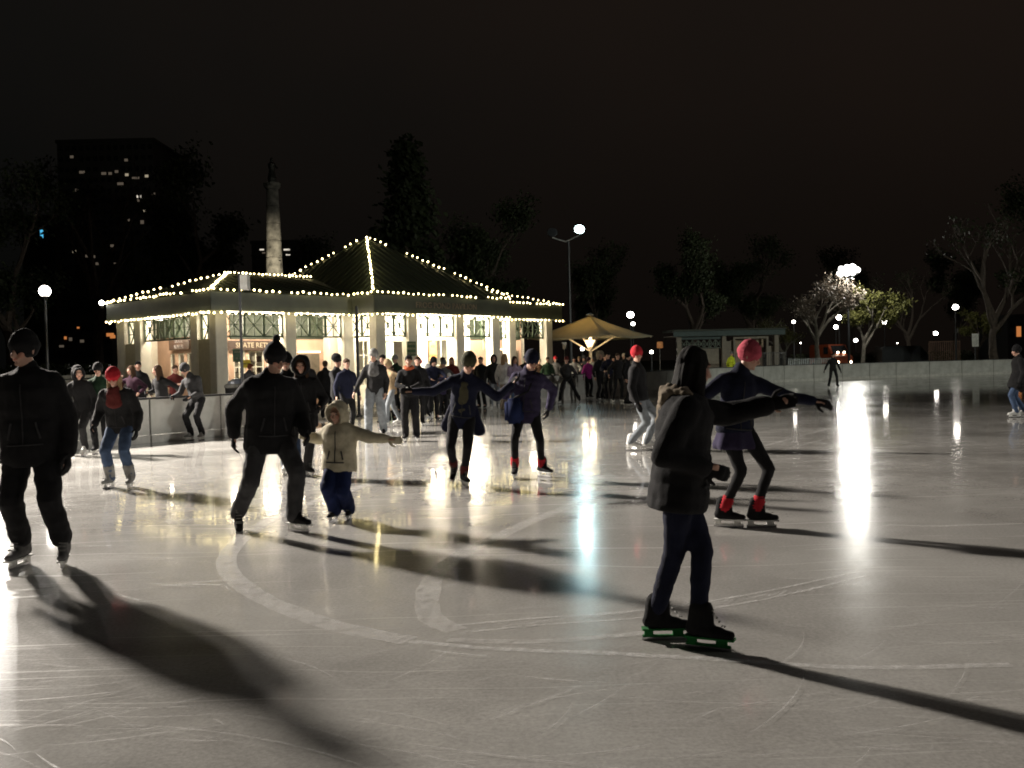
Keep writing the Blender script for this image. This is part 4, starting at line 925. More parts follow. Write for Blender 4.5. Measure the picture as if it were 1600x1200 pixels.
CACHE = {}
def person(label, loc, H=1.7, yaw=180, pose=None, group=None, jacket='black', trousers='black', top='beanie', topc='black', skin=0, lod=0, gloves='black', boots='black', holder='white',
           hem=.02, puff=1.0, loose=1.0, scarf=None, skates=True, key=None, rot=0.0, hs=1.0, hair=None, extras=None, flare=0, quilt=False, cuff=None):
    """pose: offsets in metres from loc, x to the photo's right, y away, z up. pelvis, feet (a: left in picture, b: right), hands a/b, head yaw"""
    P = dict(pose or {}); s = H/1.73; vox = {0: .0105, 1: .016, 2: .026}[lod]
    k = (key, lod, round(H, 2), jacket, puff) if key else None
    base = .07 if skates else 0.0
    F = yawv(yaw); Sx = V((F.y, -F.x, 0))                  # own right hand side
    pel = V(P.get('pelvis', (0, 0, (.90+base)*s))); T = V(P.get('lean', (0, 0, 1))).normalized()
    if 'shoulders' in P: Sx = yawv(P['shoulders']); Sx = V((Sx.y, -Sx.x, 0))
    Sx = (Sx - T*Sx.dot(T)).normalized(); fF = T.cross(Sx)*-1
    if fF.dot(F) < 0: fF = -fF
    pic = 1 if Sx.x > 0 else -1                             # which own side is right in the picture
    if abs(Sx.x) < .05: pic = 1
    neck = pel + T*.52*s; HF = yawv(P.get('look', yaw)); tilt = P.get('nod', 0.12); HU = (T*.6+V((0, 0, .6))-HF*0).normalized(); HU = (HU + HF*tilt).normalized(); HF = (HF - HU*HF.dot(HU)).normalized(); HS = HF.cross(HU)
    hc = neck + HU*.165*s*(.6+.4*hs) + HF*.015*s; q = s*hs
    sides = []
    for nm, sg in (('b', pic), ('a', -pic)):
        hip = pel + Sx*sg*.088*s; sh = neck - T*.085*s + Sx*sg*.165*s
        ft = V(P.get('foot_'+nm, (.11*s*(1 if nm == 'b' else -1), 0, 0)))
        toe = yawv(P.get('toe_'+nm, yaw + (-8*sg if True else 0))); pit = P.get('pitch_'+nm, 0)      # pitch: heel up
        tu = (V((0, 0, 1)) + toe*math.sin(math.radians(pit))).normalized(); td = (toe*math.cos(math.radians(pit)) - V((0, 0, 1))*math.sin(math.radians(pit))).normalized()
        ank = ft + (V((0, 0, 1))*math.cos(math.radians(pit)) + toe*math.sin(math.radians(pit)))*(.08+base)*s - td*.03*s
        kn, ank2 = ik(hip, ank, .43*s, .425*s, (F*.7+toe*.6))
        hd = V(P.get('hand_'+nm, tuple(sh + Sx*sg*.13*s - V((0, 0, .50*s)) + F*.06*s)))
        eh = P.get('elbow_'+nm); el, wr = ik(sh, hd, .29*s, .255*s, V(eh) if eh else (-F*.8 + Sx*sg*.5 + V((0, 0, -.5))))
        sides.append(dict(sg=sg, hip=hip, knee=kn, ank=ank2, ft=ft, toe=td, up=td.cross(toe.cross(V((0, 0, 1))))*-1 if False else tu, sh=sh, el=el, wr=wr, nm=nm))
    skin_m = SKINS[skin]
    def build(part):
        B = Shape()
        if part == 'body':
            B.cap(neck-T*.03*s, hc-HU*.05*q, .052*s, .05*q)
            B.cap(hc+HU*.025*q-HF*.018*q, hc+HU*.035*q-HF*.012*q, .077*q, .076*q, side=HS, fx=.95, fy=1.14, n=18)
            B.cap(hc+HF*.028*q-HU*.005*q, hc+HF*.05*q-HU*.078*q, .06*q, .034*q, side=HS, fx=.95, n=14)
            B.cap(hc+HF*.088*q+HU*.012*q, hc+HF*.108*q-HU*.026*q, .010*q, .0155*q, n=8); B.cap(hc+HF*.074*q+HU*.036*q-HS*.034*q, hc+HF*.074*q+HU*.036*q+HS*.034*q, .015*q, n=8)
            B.cap(hc+HF*.083*q-HU*.052*q-HS*.018*q, hc+HF*.083*q-HU*.052*q+HS*.018*q, .0125*q, n=8); B.cap(hc+HF*.08*q-HU*.088*q, hc+HF*.082*q-HU*.09*q, .016*q, n=8)
            for g_ in (-1, 1):
                B.cap(hc+HS*g_*.076*q+HU*.012*q-HF*.005*q, hc+HS*g_*.078*q-HU*.018*q-HF*.002*q, .016*q, .011*q, n=8); B.cap(hc+HS*g_*.04*q+HF*.062*q-HU*.018*q, hc+HS*g_*.04*q+HF*.063*q-HU*.02*q, .022*q, n=8)
            B.cap(pel, pel+T*.2*s, .13*s, .12*s, side=Sx, fx=1.1, fy=.72); B.cap(pel+T*.2*s, pel+T*.42*s, .12*s, .15*s, side=Sx, fx=1.0, fy=.68)
            B.cap(sides[0]['sh'], sides[1]['sh'], .062*s)
            for d in sides:
                B.cap(d['hip'], d['knee'], .070*s, .042*s); B.cap(d['knee'], d['ank'], .040*s, .032*s); B.cap(d['ank'], d['ft']+d['up']*.10*s+d['toe']*.08*s, .030*s, .024*s)
                B.cap(d['sh'], d['el'], .05*s, .04*s); B.cap(d['el'], d['wr'], .04*s, .026*s)
                fd = (d['wr']-d['el']).normalized(); sd = (Sx - fd*Sx.dot(fd))
                sd = (fF - fd*fF.dot(fd)).normalized() if sd.length < .5 or True else sd
                hand(B, d['wr'], fd, -sd if False else sd, -Sx*d['sg']+fd*0, s*hs*(1.0 if not gloves else .8), -1)
            eyes = [hc+HS*g_*.031*q+HF*.078*q+HU*.012*q for g_ in (-1, 1)]; brow = [hc+HS*g_*.032*q+HF*.085*q+HU*.036*q for g_ in (-1, 1)]; mouth = hc+HF*.095*q-HU*.052*q; ck = [hc+HS*g_*.045*q+HF*.07*q-HU*.02*q for g_ in (-1, 1)]
            def tint(c):
                if (c-hc).length > .2*q: return (1, 1, 1)
                for e_ in eyes:
                    d = c-e_; 
                    if (abs(d.dot(HS))/.015)**2+(abs(d.dot(HU))/.009)**2 < q*q and d.dot(HF) > -.03*q: return (.10, .08, .08) if abs(d.dot(HS)) < .006*q else (.55, .5, .5)
                for e_ in brow:
                    d = c-e_
                    if (abs(d.dot(HS))/.019)**2+(abs(d.dot(HU))/.006)**2 < q*q: return (.25, .2, .18)
                d = c-mouth
                if (abs(d.dot(HS))/.024)**2+(abs(d.dot(HU))/.008)**2 < q*q and d.dot(HF) > -.03: return (.9, .45, .42)
                for e_ in ck:
                    if (c-e_).length < .026*q: return (1.0, .82, .8)
                return (1, 1, 1)
            return B.bake(vox*(.9 if lod == 0 else .8), 1, None, tint)
        if part == 'jacket':
            h = hem*s; p_ = puff
            a = pel - T*h; B.cap(a, pel+T*.16*s, (.155+flare)*s*p_, .142*s*p_, side=Sx, fx=1.16, fy=.90, n=18)
            B.cap(pel+T*.14*s, pel+T*.40*s, .142*s*p_, .152*s*p_, side=Sx, fx=1.14, fy=.84, n=18)
            B.cap(sides[0]['sh']-T*.03*s, sides[1]['sh']-T*.03*s, .078*s*(.5+.5*p_));
            for d in sides: B.cap(neck-T*.01*s, d['sh']-T*.0*s, .055*s, .066*s)
            B.cap(neck-T*.05*s, neck+T*.03*s, .095*s, .076*s, n=14)
            for d in sides:
                B.cap(d['sh'], d['el'], .072*s*(.3+.7*p_), .060*s*p_); w = d['el'].lerp(d['wr'], .93); B.cap(d['el'], w, .060*s*p_, .047*s*p_)
            sd = rnd.random()*50
            def disp(c):
                v = .009*noise.noise(V((c.x*5+sd, c.y*5, c.z*9))) + .006*noise.noise(c*17+V((sd, 0, 0)))
                if quilt: v += .007*abs(math.sin((c-pel).dot(T)*38+.8*noise.noise(c*4))) - .004
                return v*s
            me = B.bake(vox*1.1, 3, disp if lod < 2 else None)
            for v in me.vertices:                               # flat hem
                t = (v.co-a).dot(T)
                if t < -.035*s and abs((v.co-a).dot(Sx)) < .24*s and all((v.co-d['wr']).length > .22*s for d in sides): v.co = v.co - T*(t+.035*s)
            return me
        if part == 'trousers':
            l = loose
            B.cap(pel-T*.0*s, pel+T*.07*s, .122*s, .115*s, side=Sx, fx=1.08, fy=.82, n=16)
            for d in sides:
                B.cap(d['hip'], d['knee'], .098*s*(.6+.4*l), .072*s*l); c = d['knee'].lerp(d['ank'], cuff or (.90 if l < 1.0 else 1.0)); B.cap(d['knee'], c, .070*s*l, (.056 if l < 1 else .064)*s*l)
            sd = rnd.random()*50
            return B.bake(vox*1.05, 3, (lambda c: (.007*noise.noise(V((c.x*7+sd, c.y*7, c.z*13)))+.005*noise.noise(c*22))*s*l) if lod < 2 else None)
    if k and k in CACHE: mb, mj, mt = CACHE[k]
    else:
        mb, mj, mt = build('body'), build('jacket'), build('trousers')
        if k: CACHE[k] = (mb, mj, mt)
    root = link('person', mb, skin_m, None, loc, rot); tag(root, label, 'person', group)
    link('jacket', mj, FAB[jacket], root); link('trousers', mt, FAB[trousers], root)
    def place(nm, me, m, M, sc=1.0, par=None):
        o = link(nm, me, m, par or root); o.matrix_basis = M @ Matrix.Diagonal((sc, sc, sc, 1)); return o
    HM = frame(hc, HF, HU)
    if lod == 0: details(root, mj, pel, neck, T, Sx, fF, s, jacket)
    if hair: place('hair', gear(hair, min(lod, 1)), FAB[topc if top is None else 'hair_'+hairc(label)], HM, q)
    if top: place({'short': 'hair', 'long': 'hair', 'hood': 'hood', 'furhood': 'hood'}.get(top, 'hat'), gear(top, min(lod, 1)), FAB[topc], HM, q*(1.03 if top not in ('short', 'long') else 1))
    for d in sides:
        if skates:
            M = frame(d['ft'], d['toe'], d['up']); b = place('skate', BOOT if lod == 0 else BOOTF, FAB[boots], M, s*.98)
            if lod == 0: link('laces', LACES, FAB['midgrey'], b)
            if lod < 2:
                o = link('blade_holder', HOLD, FAB[holder], b); link('blade', BLADE, M_STEEL, b)
            elif holder: link('blade_holder', HOLD, FAB[holder], b)
        else: place('shoe', SHOE, FAB[boots], frame(d['ft'], d['toe'], d['up']), s)
        if gloves and lod < 2:
            fd = (d['wr']-d['el']).normalized(); place('glove', GLOVE if lod == 0 else GLOVEF, FAB[gloves], frame(d['wr'], Sx*d['sg'] if abs(Sx.dot(fd)) < .9 else F, fd), s*hs)
    if scarf:
        B = Shape(); n = 12
        for i in range(n):
            a, b = 2*PI*i/n, 2*PI*(i+1)/n; f = lambda a: neck + T*.03*s + Sx*math.cos(a)*.082*s + fF*math.sin(a)*.085*s - T*.025*s*math.sin(a)
            B.cap(f(a), f(b), .036*s, .036*s, n=8)
        if scarf[1]: B.cap(neck+fF*.10*s, neck+fF*.13*s-T*.18*s, .05*s, .06*s, side=Sx, fx=1.6, fy=.6); B.cap(neck+fF*.10*s-T*.05*s, neck+fF*.125*s-T*.2*s, .08*s, .09*s, side=Sx, fx=1.3, fy=.6)
        link('scarf', B.bake(vox, 2, (lambda c: .008*noise.noise(c*20)) if lod < 2 else None), FAB[scarf[0]], root)
    if extras: extras(root, dict(pel=pel, neck=neck, T=T, Sx=Sx, F=fF, s=s, sides=sides, hc=hc, vox=vox, HM=HM, q=q))
    return root
def details(root, mj, pel, neck, T, Sx, F, s, jacket):        # zip and slanted pocket welts sewn on the jacket
    from mathutils.bvhtree import BVHTree
    bv = BVHTree.FromPolygons([v.co for v in mj.vertices], [p.vertices for p in mj.polygons])
    def line(nm, pts, w, m):
        hits = []
        for p in pts:
            h = bv.ray_cast(p+F*.6, -F, .8)
            if h[0] is not None: hits.append(h[0]+F*.003)
        if len(hits) > 2:
            bm = bmesh.new(); tube(bm, hits, w, 5); link(nm, bm_mesh(bm), m, root)
    line('zip', [pel+T*(.0+.44*k/14)*s for k in range(15)], .0045, FAB['charcoal'])
    for g_ in (-1, 1): line('pocket', [pel+Sx*g_*(.085+.03*k/4)*s+T*(.16-.12*k/4)*s for k in range(5)], .008, FAB['charcoal'])
    line('hem_seam', [pel+Sx*(-.13+.26*k/10)*s+T*.0*s for k in range(11)], .006, FAB['charcoal'])
FAB = {}
for n_, c in dict(black=(.012, .012, .013), offblack=(.02, .02, .021), charcoal=(.04, .04, .042), navy=(.010, .012, .028), bluenavy=(.012, .02, .07), purple=(.032, .026, .058), olive=(.05, .05, .028), camo=(.07, .065, .04), cream=(.46, .42, .31), jeans=(.055, .085, .15), palejeans=(.20, .22, .24),
                  grey=(.12, .12, .12), midgrey=(.22, .22, .21), white=(.72, .72, .70), tan=(.34, .25, .15), beige=(.48, .40, .30), red=(.42, .02, .03), darkred=(.10, .02, .018), orange=(.45, .10, .04), pink=(.42, .07, .10), hotpink=(.55, .04, .28), magenta=(.30, .03, .20), green=(.02, .15, .04), darkgreen=(.02, .045, .025),
                  lilac=(.25, .2, .28), vest=(.55, .70, .05), brown=(.07, .04, .025), fur=(.22, .18, .13), steelgrey=(.3, .3, .31), teal=(.03, .12, .12), plum=(.03, .012, .022)).items(): FAB[n_] = cloth(n_, c)
for n_, c in dict(hair_black=(.01, .009, .008), hair_brown=(.05, .028, .016), hair_blond=(.30, .21, .12), hair_auburn=(.12, .035, .015), hair_grey=(.25, .24, .22)).items(): FAB[n_] = mat(n_, c, rough=.8, var=.35, scale=30, bump=.5, bscale=220, spec=.15)
def hairc(label): return 'blond' if 'blond' in label else ('auburn' if 'auburn' in label else ('black' if 'black hair' in label else 'brown'))

def cuffs(colr):                                     # ring-like knitted cuffs round the ankles
    def f(root, d):
        for e_ in d['sides']:
            B = Shape(); a = e_['ank'].lerp(e_['knee'], .12); b = e_['ank'].lerp(e_['knee'], .30); B.cap(a, b, .062*d['s'], .058*d['s'])
            link('ankle_warmer', B.bake(.012, 2, lambda c: .004*math.sin(c.z*260)+.003*noise.noise(c*30)), FAB[colr], root)
    return f
def both(*fs):
    def f(root, d):
        for g_ in fs: g_(root, d)
    return f
def gaiters(root, d):
    for e_ in d['sides']:
        B = Shape(); B.cap(e_['ank'].lerp(e_['knee'], .0), e_['ank'].lerp(e_['knee'], .42), .066*d['s'], .078*d['s']); link('boot_shaft', B.bake(.012, 2, lambda c: .003*noise.noise(c*30)), FAB['midgrey'], root)
def swept_hair(root, d):
    B = Shape(); q = d['hc']; L = V((-.05, -.06, -.10)); B.cap(q+L, q+L+V((-.07, -.02, -.14)), .045, .05); B.cap(q+L+V((-.07, -.02, -.14)), q+V((-.11, -.08, -.38)), .05, .025)
    link('swept_hair', B.bake(.011, 2, lambda c: .007*noise.noise(V((c.x*40, c.y*40, c.z*9)))), FAB['hair_blond'], root)
def skirt(colr, L=.26, r=.2):
    def f(root, d):
        B = Shape(); p = d['pel']; B.cap(p+d['T']*.05*d['s'], p-V((0, 0, L))*d['s'], .13*d['s'], r*d['s'], side=d['Sx'], fx=1.1, fy=.9, n=20)
        me = B.bake(.013, 2, lambda c: .016*math.sin(7*math.atan2(c.y-p.y, c.x-p.x))*max(0, min(1, (p.z-c.z)*5)))
        for v in me.vertices: v.co.z = max(v.co.z, p.z-(L+.03)*d['s'])
        link('skirt', me, FAB[colr], root)
    return f
def open_coat(root, d):                             # patterned shirt showing in the opening, and two swinging coat tails
    s, p, T, F, Sx = d['s'], d['pel'], d['T'], d['F'], d['Sx']
    B = Shape(); B.cap(p+F*.085*s-T*.08*s, p+F*.10*s+T*.42*s, .075*s, .05*s, side=Sx, fx=1.15, fy=.62); link('shirt', B.bake(.011, 2, lambda c: .006*noise.noise(c*16)), FAB['camo'], root)
    for g_ in (-1, 1):
        B = Shape(); B.cap(p+Sx*g_*.10*s+T*.1*s, p+Sx*g_*.22*s-V((0, 0, .20*s))-F*.05*s, .10*s, .085*s, side=Sx, fx=.9, fy=.5); link('coat_tail', B.bake(.012, 2, lambda c: .007*noise.noise(c*12)), FAB['navy'], root)
def bag(colr, off, w=.12, h=.16):
    def f(root, d):
        bm = bmesh.new(); c = d['pel']+V(off); box(bm, (c.x-w, c.y-.06, c.z-h), (c.x+w, c.y+.06, c.z+h)); bmesh.ops.recalc_face_normals(bm, faces=bm.faces); bmesh.ops.bevel(bm, geom=list(bm.edges), offset=.045, segments=3, affect='EDGES')
        o = link('hip_bag', bm_mesh(bm, smooth=True), FAB[colr], root)
        bm = bmesh.new(); tube(bm, [c+V((0, 0, h)), d['pel'].lerp(d['neck'], .5)+V((0, -.17, 0)), d['neck']+V((-.09 if off[0] > 0 else .09, -.07, .02))], .012, 6); link('strap', bm_mesh(bm), FAB['black'], root)
    return f
def hood_down(colr, off=(0, 0, 0)):
    def f(root, d):
        B = Shape(); c = d['neck']-d['F']*.07*d['s']+V(off); B.cap(c-d['Sx']*.09-d['F']*-.05, c-d['F']*.03, .05*d['s'], .06*d['s']); B.cap(c+d['Sx']*.09+d['F']*.05, c-d['F']*.03, .05*d['s'], .06*d['s']); B.cap(c-d['F']*.03, c-d['F']*.06-d['T']*.16, .075*d['s'], .04*d['s'], side=d['Sx'], fx=1.3, fy=.7)
        link('fur_hood', B.bake(.012, 2, lambda c: .012*noise.noise(c*40)), FAB[colr], root)
    return f
def base(px, py): p = G(px, py); return V((p.x, p.y, 0))

# ---- skaters close enough to read
person('man at the left edge in black parka and hood-like beanie gliding with feet apart', base(66, 886), 1.74, 184, dict(foot_a=(-.17, .03, 0), foot_b=(.175, -.02, 0), pelvis=(-.03, 0, .935), look=160, nod=.1, hand_a=(-.42, 0, .86), hand_b=(.24, -.04, .86), lean=(-.03, -.02, 1), toe_a=176, toe_b=200), puff=1.36, hem=.13, loose=1.2, cuff=.82, boots='grey', topc='black', skin=0)
person('woman in bright red beanie with blond hair, red scarf, jeans and pale skates', base(189, 762), 1.56, 178, dict(pelvis=(0, .08, .80), lean=(0, -.30, 1), foot_a=(-.14, 0, 0), foot_b=(.13, -.02, 0), look=185, nod=.35, hand_a=(-.27, -.10, .80), hand_b=(.27, -.12, .74), toe_a=170, toe_b=188), jacket='offblack', trousers='jeans', topc='red', hair='long', boots='midgrey', scarf=('darkred', True), puff=1.22, loose=1.05, extras=gaiters, hem=.06)
person('tall man in black hat and black coat skating beside the child, arms low', base(430, 830), 1.70, 208, dict(foot_a=(-.36, .10, .03), pitch_a=35, foot_b=(.20, -.04, 0), toe_a=200, toe_b=235, pelvis=(-.03, .02, .87), lean=(.06, -.05, 1), look=232, nod=.3, hand_a=(-.36, .05, .86), hand_b=(.30, -.02, .88), elbow_a=(-1, .3, -.1)), trousers='charcoal', puff=1.32, hem=.13, top='pompom', loose=1.15)
person('small child in hooded cream jacket and navy snow trousers with one arm stretched out', base(533, 813), 1.14, 170, dict(foot_a=(-.06, -.03, 0), foot_b=(.07, .05, .0), pelvis=(0, 0, .56), lean=(.03, 0, 1), look=160, nod=.3, hand_b=(.47, -.05, .76), hand_a=(-.30, .0, .80), elbow_b=(0, 0, -1)), jacket='cream', trousers='bluenavy', top='hood', topc='cream', gloves='cream', loose=1.5, hem=.10, hs=1.25, puff=1.5, boots='black')
person('woman in black fur-trimmed hood and dark coat skating behind the cream-jacketed child', base(480, 744), 1.62, 185, dict(foot_b=(.03, -.05, 0), foot_a=(-.22, .12, .02), pelvis=(-.03, 0, .84), look=180, hand_a=(-.25, -.1, .95), hand_b=(.22, -.12, .92), toe_b=215), puff=1.18, hem=.16, top='furhood', topc='black', hair='long', trousers='offblack')
person('woman in olive beanie with open navy coat and both arms stretched wide', base(722, 760), 1.62, 176, dict(pelvis=(.02, .02, .84), lean=(.14, -.10, 1), foot_b=(.035, -.03, 0), toe_b=200, foot_a=(-.09, .22, .10), pitch_a=40, toe_a=170, look=196, nod=.45, hand_a=(-.55, -.05, 1.14), hand_b=(.62, .02, 1.20), elbow_a=(0, 0, -1), elbow_b=(0, 0, -1)), jacket='navy', topc='olive', hem=.12, loose=.85, extras=both(open_coat, cuffs('darkred')), skin=0)
person('woman in navy beanie and purplish quilted jacket beside the arms-wide skater', base(827, 747), 1.62, 160, dict(pelvis=(-.01, .03, .85), lean=(.07, -.05, 1), foot_a=(-.18, -.03, 0), foot_b=(.18, .06, 0), toe_a=175, toe_b=220, look=205, nod=.45, hand_a=(-.20, -.06, 1.19), hand_b=(.27, .15, .86)), jacket='purple', topc='navy', hem=.13, puff=1.12, quilt=True, loose=.82, extras=both(bag('bluenavy', (-.16, -.12, .0)), cuffs('red')))
person('woman nearest the viewer in long black puffer coat with green skate blades', base(1066, 1010), 1.47, 262, dict(pelvis=(.0, 0, .83), lean=(.10, .0, 1), foot_a=(-.09, .12, .0), foot_b=(.10, -.05, 0), toe_a=268, toe_b=244, look=285, nod=.2, hand_b=(.50, .16, 1.20), hand_a=(.10, -.16, .92), elbow_a=(-1, -.2, -.2)), puff=1.3, hem=.12, quilt=True, jacket='black', trousers='navy', top='long', topc='hair_black', holder='green', extras=hood_down('fur'), loose=.95)
person('woman in pink-red beanie and navy jacket reaching far out to one side, red ankle warmers', base(1160, 824), 1.58, 238, dict(pelvis=(-.05, 0, .85), lean=(.12, -.02, 1), foot_a=(-.13, .04, 0), foot_b=(.13, -.04, 0), toe_a=250, toe_b=262, look=248, nod=.35, shoulders=190, hand_b=(.68, -.12, 1.04), hand_a=(-.34, .1, 1.24), elbow_b=(0, 0, -1)), jacket='navy', topc='pink', loose=.8, extras=both(cuffs('red'), skirt('purple', .16, .19)), hem=.02)
person('man in tight pale knit cap with open dark jacket and loose grey jeans', base(588, 683), 1.73, 178, dict(foot_a=(-.16, 0, 0), foot_b=(.15, .05, 0), hand_a=(-.40, -.1, .93), hand_b=(.22, -.05, .9), look=165), jacket='offblack', trousers='palejeans', topc='midgrey', gloves=None, lod=1, scarf=('grey', True), loose=1.3)
person('boy in black with orange-red scarf and hands clasped, standing on the ice', base(642, 690), 1.60, 182, dict(hand_a=(-.03, -.28, 1.02), hand_b=(.05, -.28, 1.02), elbow_a=(-1, .3, -.2), elbow_b=(1, .3, -.2), foot_a=(-.10, 0, 0), foot_b=(.12, 0, 0)), lod=1, top='short', topc='hair_black', scarf=('orange', False), gloves='midgrey', loose=1.15, skin=1)
person('skater in red knit hat, dark coat and pale jeans behind the nearest woman', base(1000, 704), 1.70, 250, dict(foot_a=(-.12, .0, 0), foot_b=(.14, .04, 0), pelvis=(.0, 0, .86), lean=(-.06, 0, 1), look=200), lod=1, trousers='palejeans', topc='red', boots='white', jacket='black', puff=1.15)
person('lone dark skater far off standing before the right boards', base(1302, 606), 1.52, 180, dict(foot_a=(-.20, 0, 0), foot_b=(.20, 0, 0), hand_a=(-.40, 0, .75), hand_b=(.34, 0, .75)), lod=1, top='short', topc='hair_black')
person('skater at the right edge in long black coat with white skates', base(1592, 652), 1.56, 80, dict(foot_a=(-.08, 0, 0), foot_b=(.14, .05, 0), pelvis=(0, 0, .84)), lod=1, trousers='jeans', boots='white', hem=.16, puff=1.2, flare=.08, topc='black')
person('man with legs wide apart in dark plaid jacket near the middle boards', base(889, 630), 1.66, 170, dict(foot_a=(-.32, 0, 0), foot_b=(.36, -.05, 0), pelvis=(-.05, 0, .84), hand_a=(-.25, -.2, .95), hand_b=(.2, -.2, .95)), lod=1, jacket='charcoal', topc='darkred', top='cap')
person('woman with brown hair and white skates leaning along the left boards', base(254, 686), 1.60, 150, dict(pelvis=(.03, .0, .84), lean=(-.08, -.12, 1), foot_a=(-.02, 0, 0), foot_b=(.06, .03, 0), hand_a=(-.26, -.05, 1.0), hand_b=(.3, .2, 1.0), look=120), lod=1, top='long', topc='hair_brown', boots='white', jacket='black', trousers='offblack', loose=.85)
person('skater in grey beanie and dark hooded coat holding on to the left boards', base(305, 688), 1.68, 165, dict(pelvis=(.06, .05, .84), lean=(-.26, -.1, 1), foot_a=(-.10, 0, 0), foot_b=(.14, 0, 0), hand_a=(-.38, -.1, .92), hand_b=(.0, -.2, .9), look=100, nod=.4), lod=1, topc='charcoal', jacket='charcoal', boots='midgrey')
person('skater bent over at the left boards with pink cheeks and black hood', base(128, 712), 1.62, 175, dict(pelvis=(.05, .05, .84), lean=(-.12, -.2, 1), foot_a=(-.2, 0, 0), foot_b=(.05, 0, 0), look=220, nod=.5), lod=1, top='hood', topc='black', boots='white', trousers='offblack')
person('dark skater half hidden behind the red-beanie woman at the boards', base(158, 709), 1.56, 190, dict(foot_a=(-.1, 0, 0), foot_b=(.1, 0, 0)), lod=1, jacket='darkgreen', top='beanie', topc='black', trousers='black')
person('skater in jeans partly hidden behind the tall man in the black coat', base(452, 742), 1.6, 190, dict(foot_a=(-.05, 0, 0), foot_b=(.12, 0, 0)), lod=1, jacket='black', trousers='jeans', topc='black', boots='white')

# ---- crowd: six poses, each built once and copied in other colours
def D(x, Y): p = at(x, 580, Y); return V((p.x, p.y, 0))
POSES = {'stand': {}, 'apart': dict(foot_a=(-.19, 0, 0), foot_b=(.17, .08, 0), hand_a=(-.36, -.05, .95), hand_b=(.34, 0, .95)),
         'clasp': dict(hand_a=(-.04, -.28, 1.1), hand_b=(.06, -.28, 1.08), elbow_a=(-1, .3, -.3), elbow_b=(1, .3, -.3)),
         'walk': dict(foot_a=(-.09, .22, .02), foot_b=(.1, -.2, 0), lean=(0, -.1, 1), hand_a=(-.26, -.2, .98), hand_b=(.27, .15, .95)),
         'phone': dict(hand_a=(-.08, -.26, 1.3), hand_b=(.27, -.02, .93), elbow_a=(-.8, 0, -.6)),
         'lean': dict(lean=(0, -.3, 1), pelvis=(0, .1, .92), hand_a=(-.2, -.42, 1.08), hand_b=(.2, -.42, 1.08), elbow_a=(-1, 0, -.4), elbow_b=(1, 0, -.4))}
n_cr = 0
def crowd(label, x, Y, H, pose, jacket, trousers, top, topc, rot=0, group=None, skates=False, boots='black', skin=0, puff=1.0, hair=None, holder='white', scarf=None, extras=None):
    return person(label, D(x, Y), H, 180, POSES[pose], group, jacket, trousers, top, topc, skin, 2, None, boots, holder, .08, puff, 1.0, scarf, skates, pose, math.radians(rot), 1.0, hair, extras)
E_, B_ = 'people by the rink entrance', 'spectators standing behind the boards'
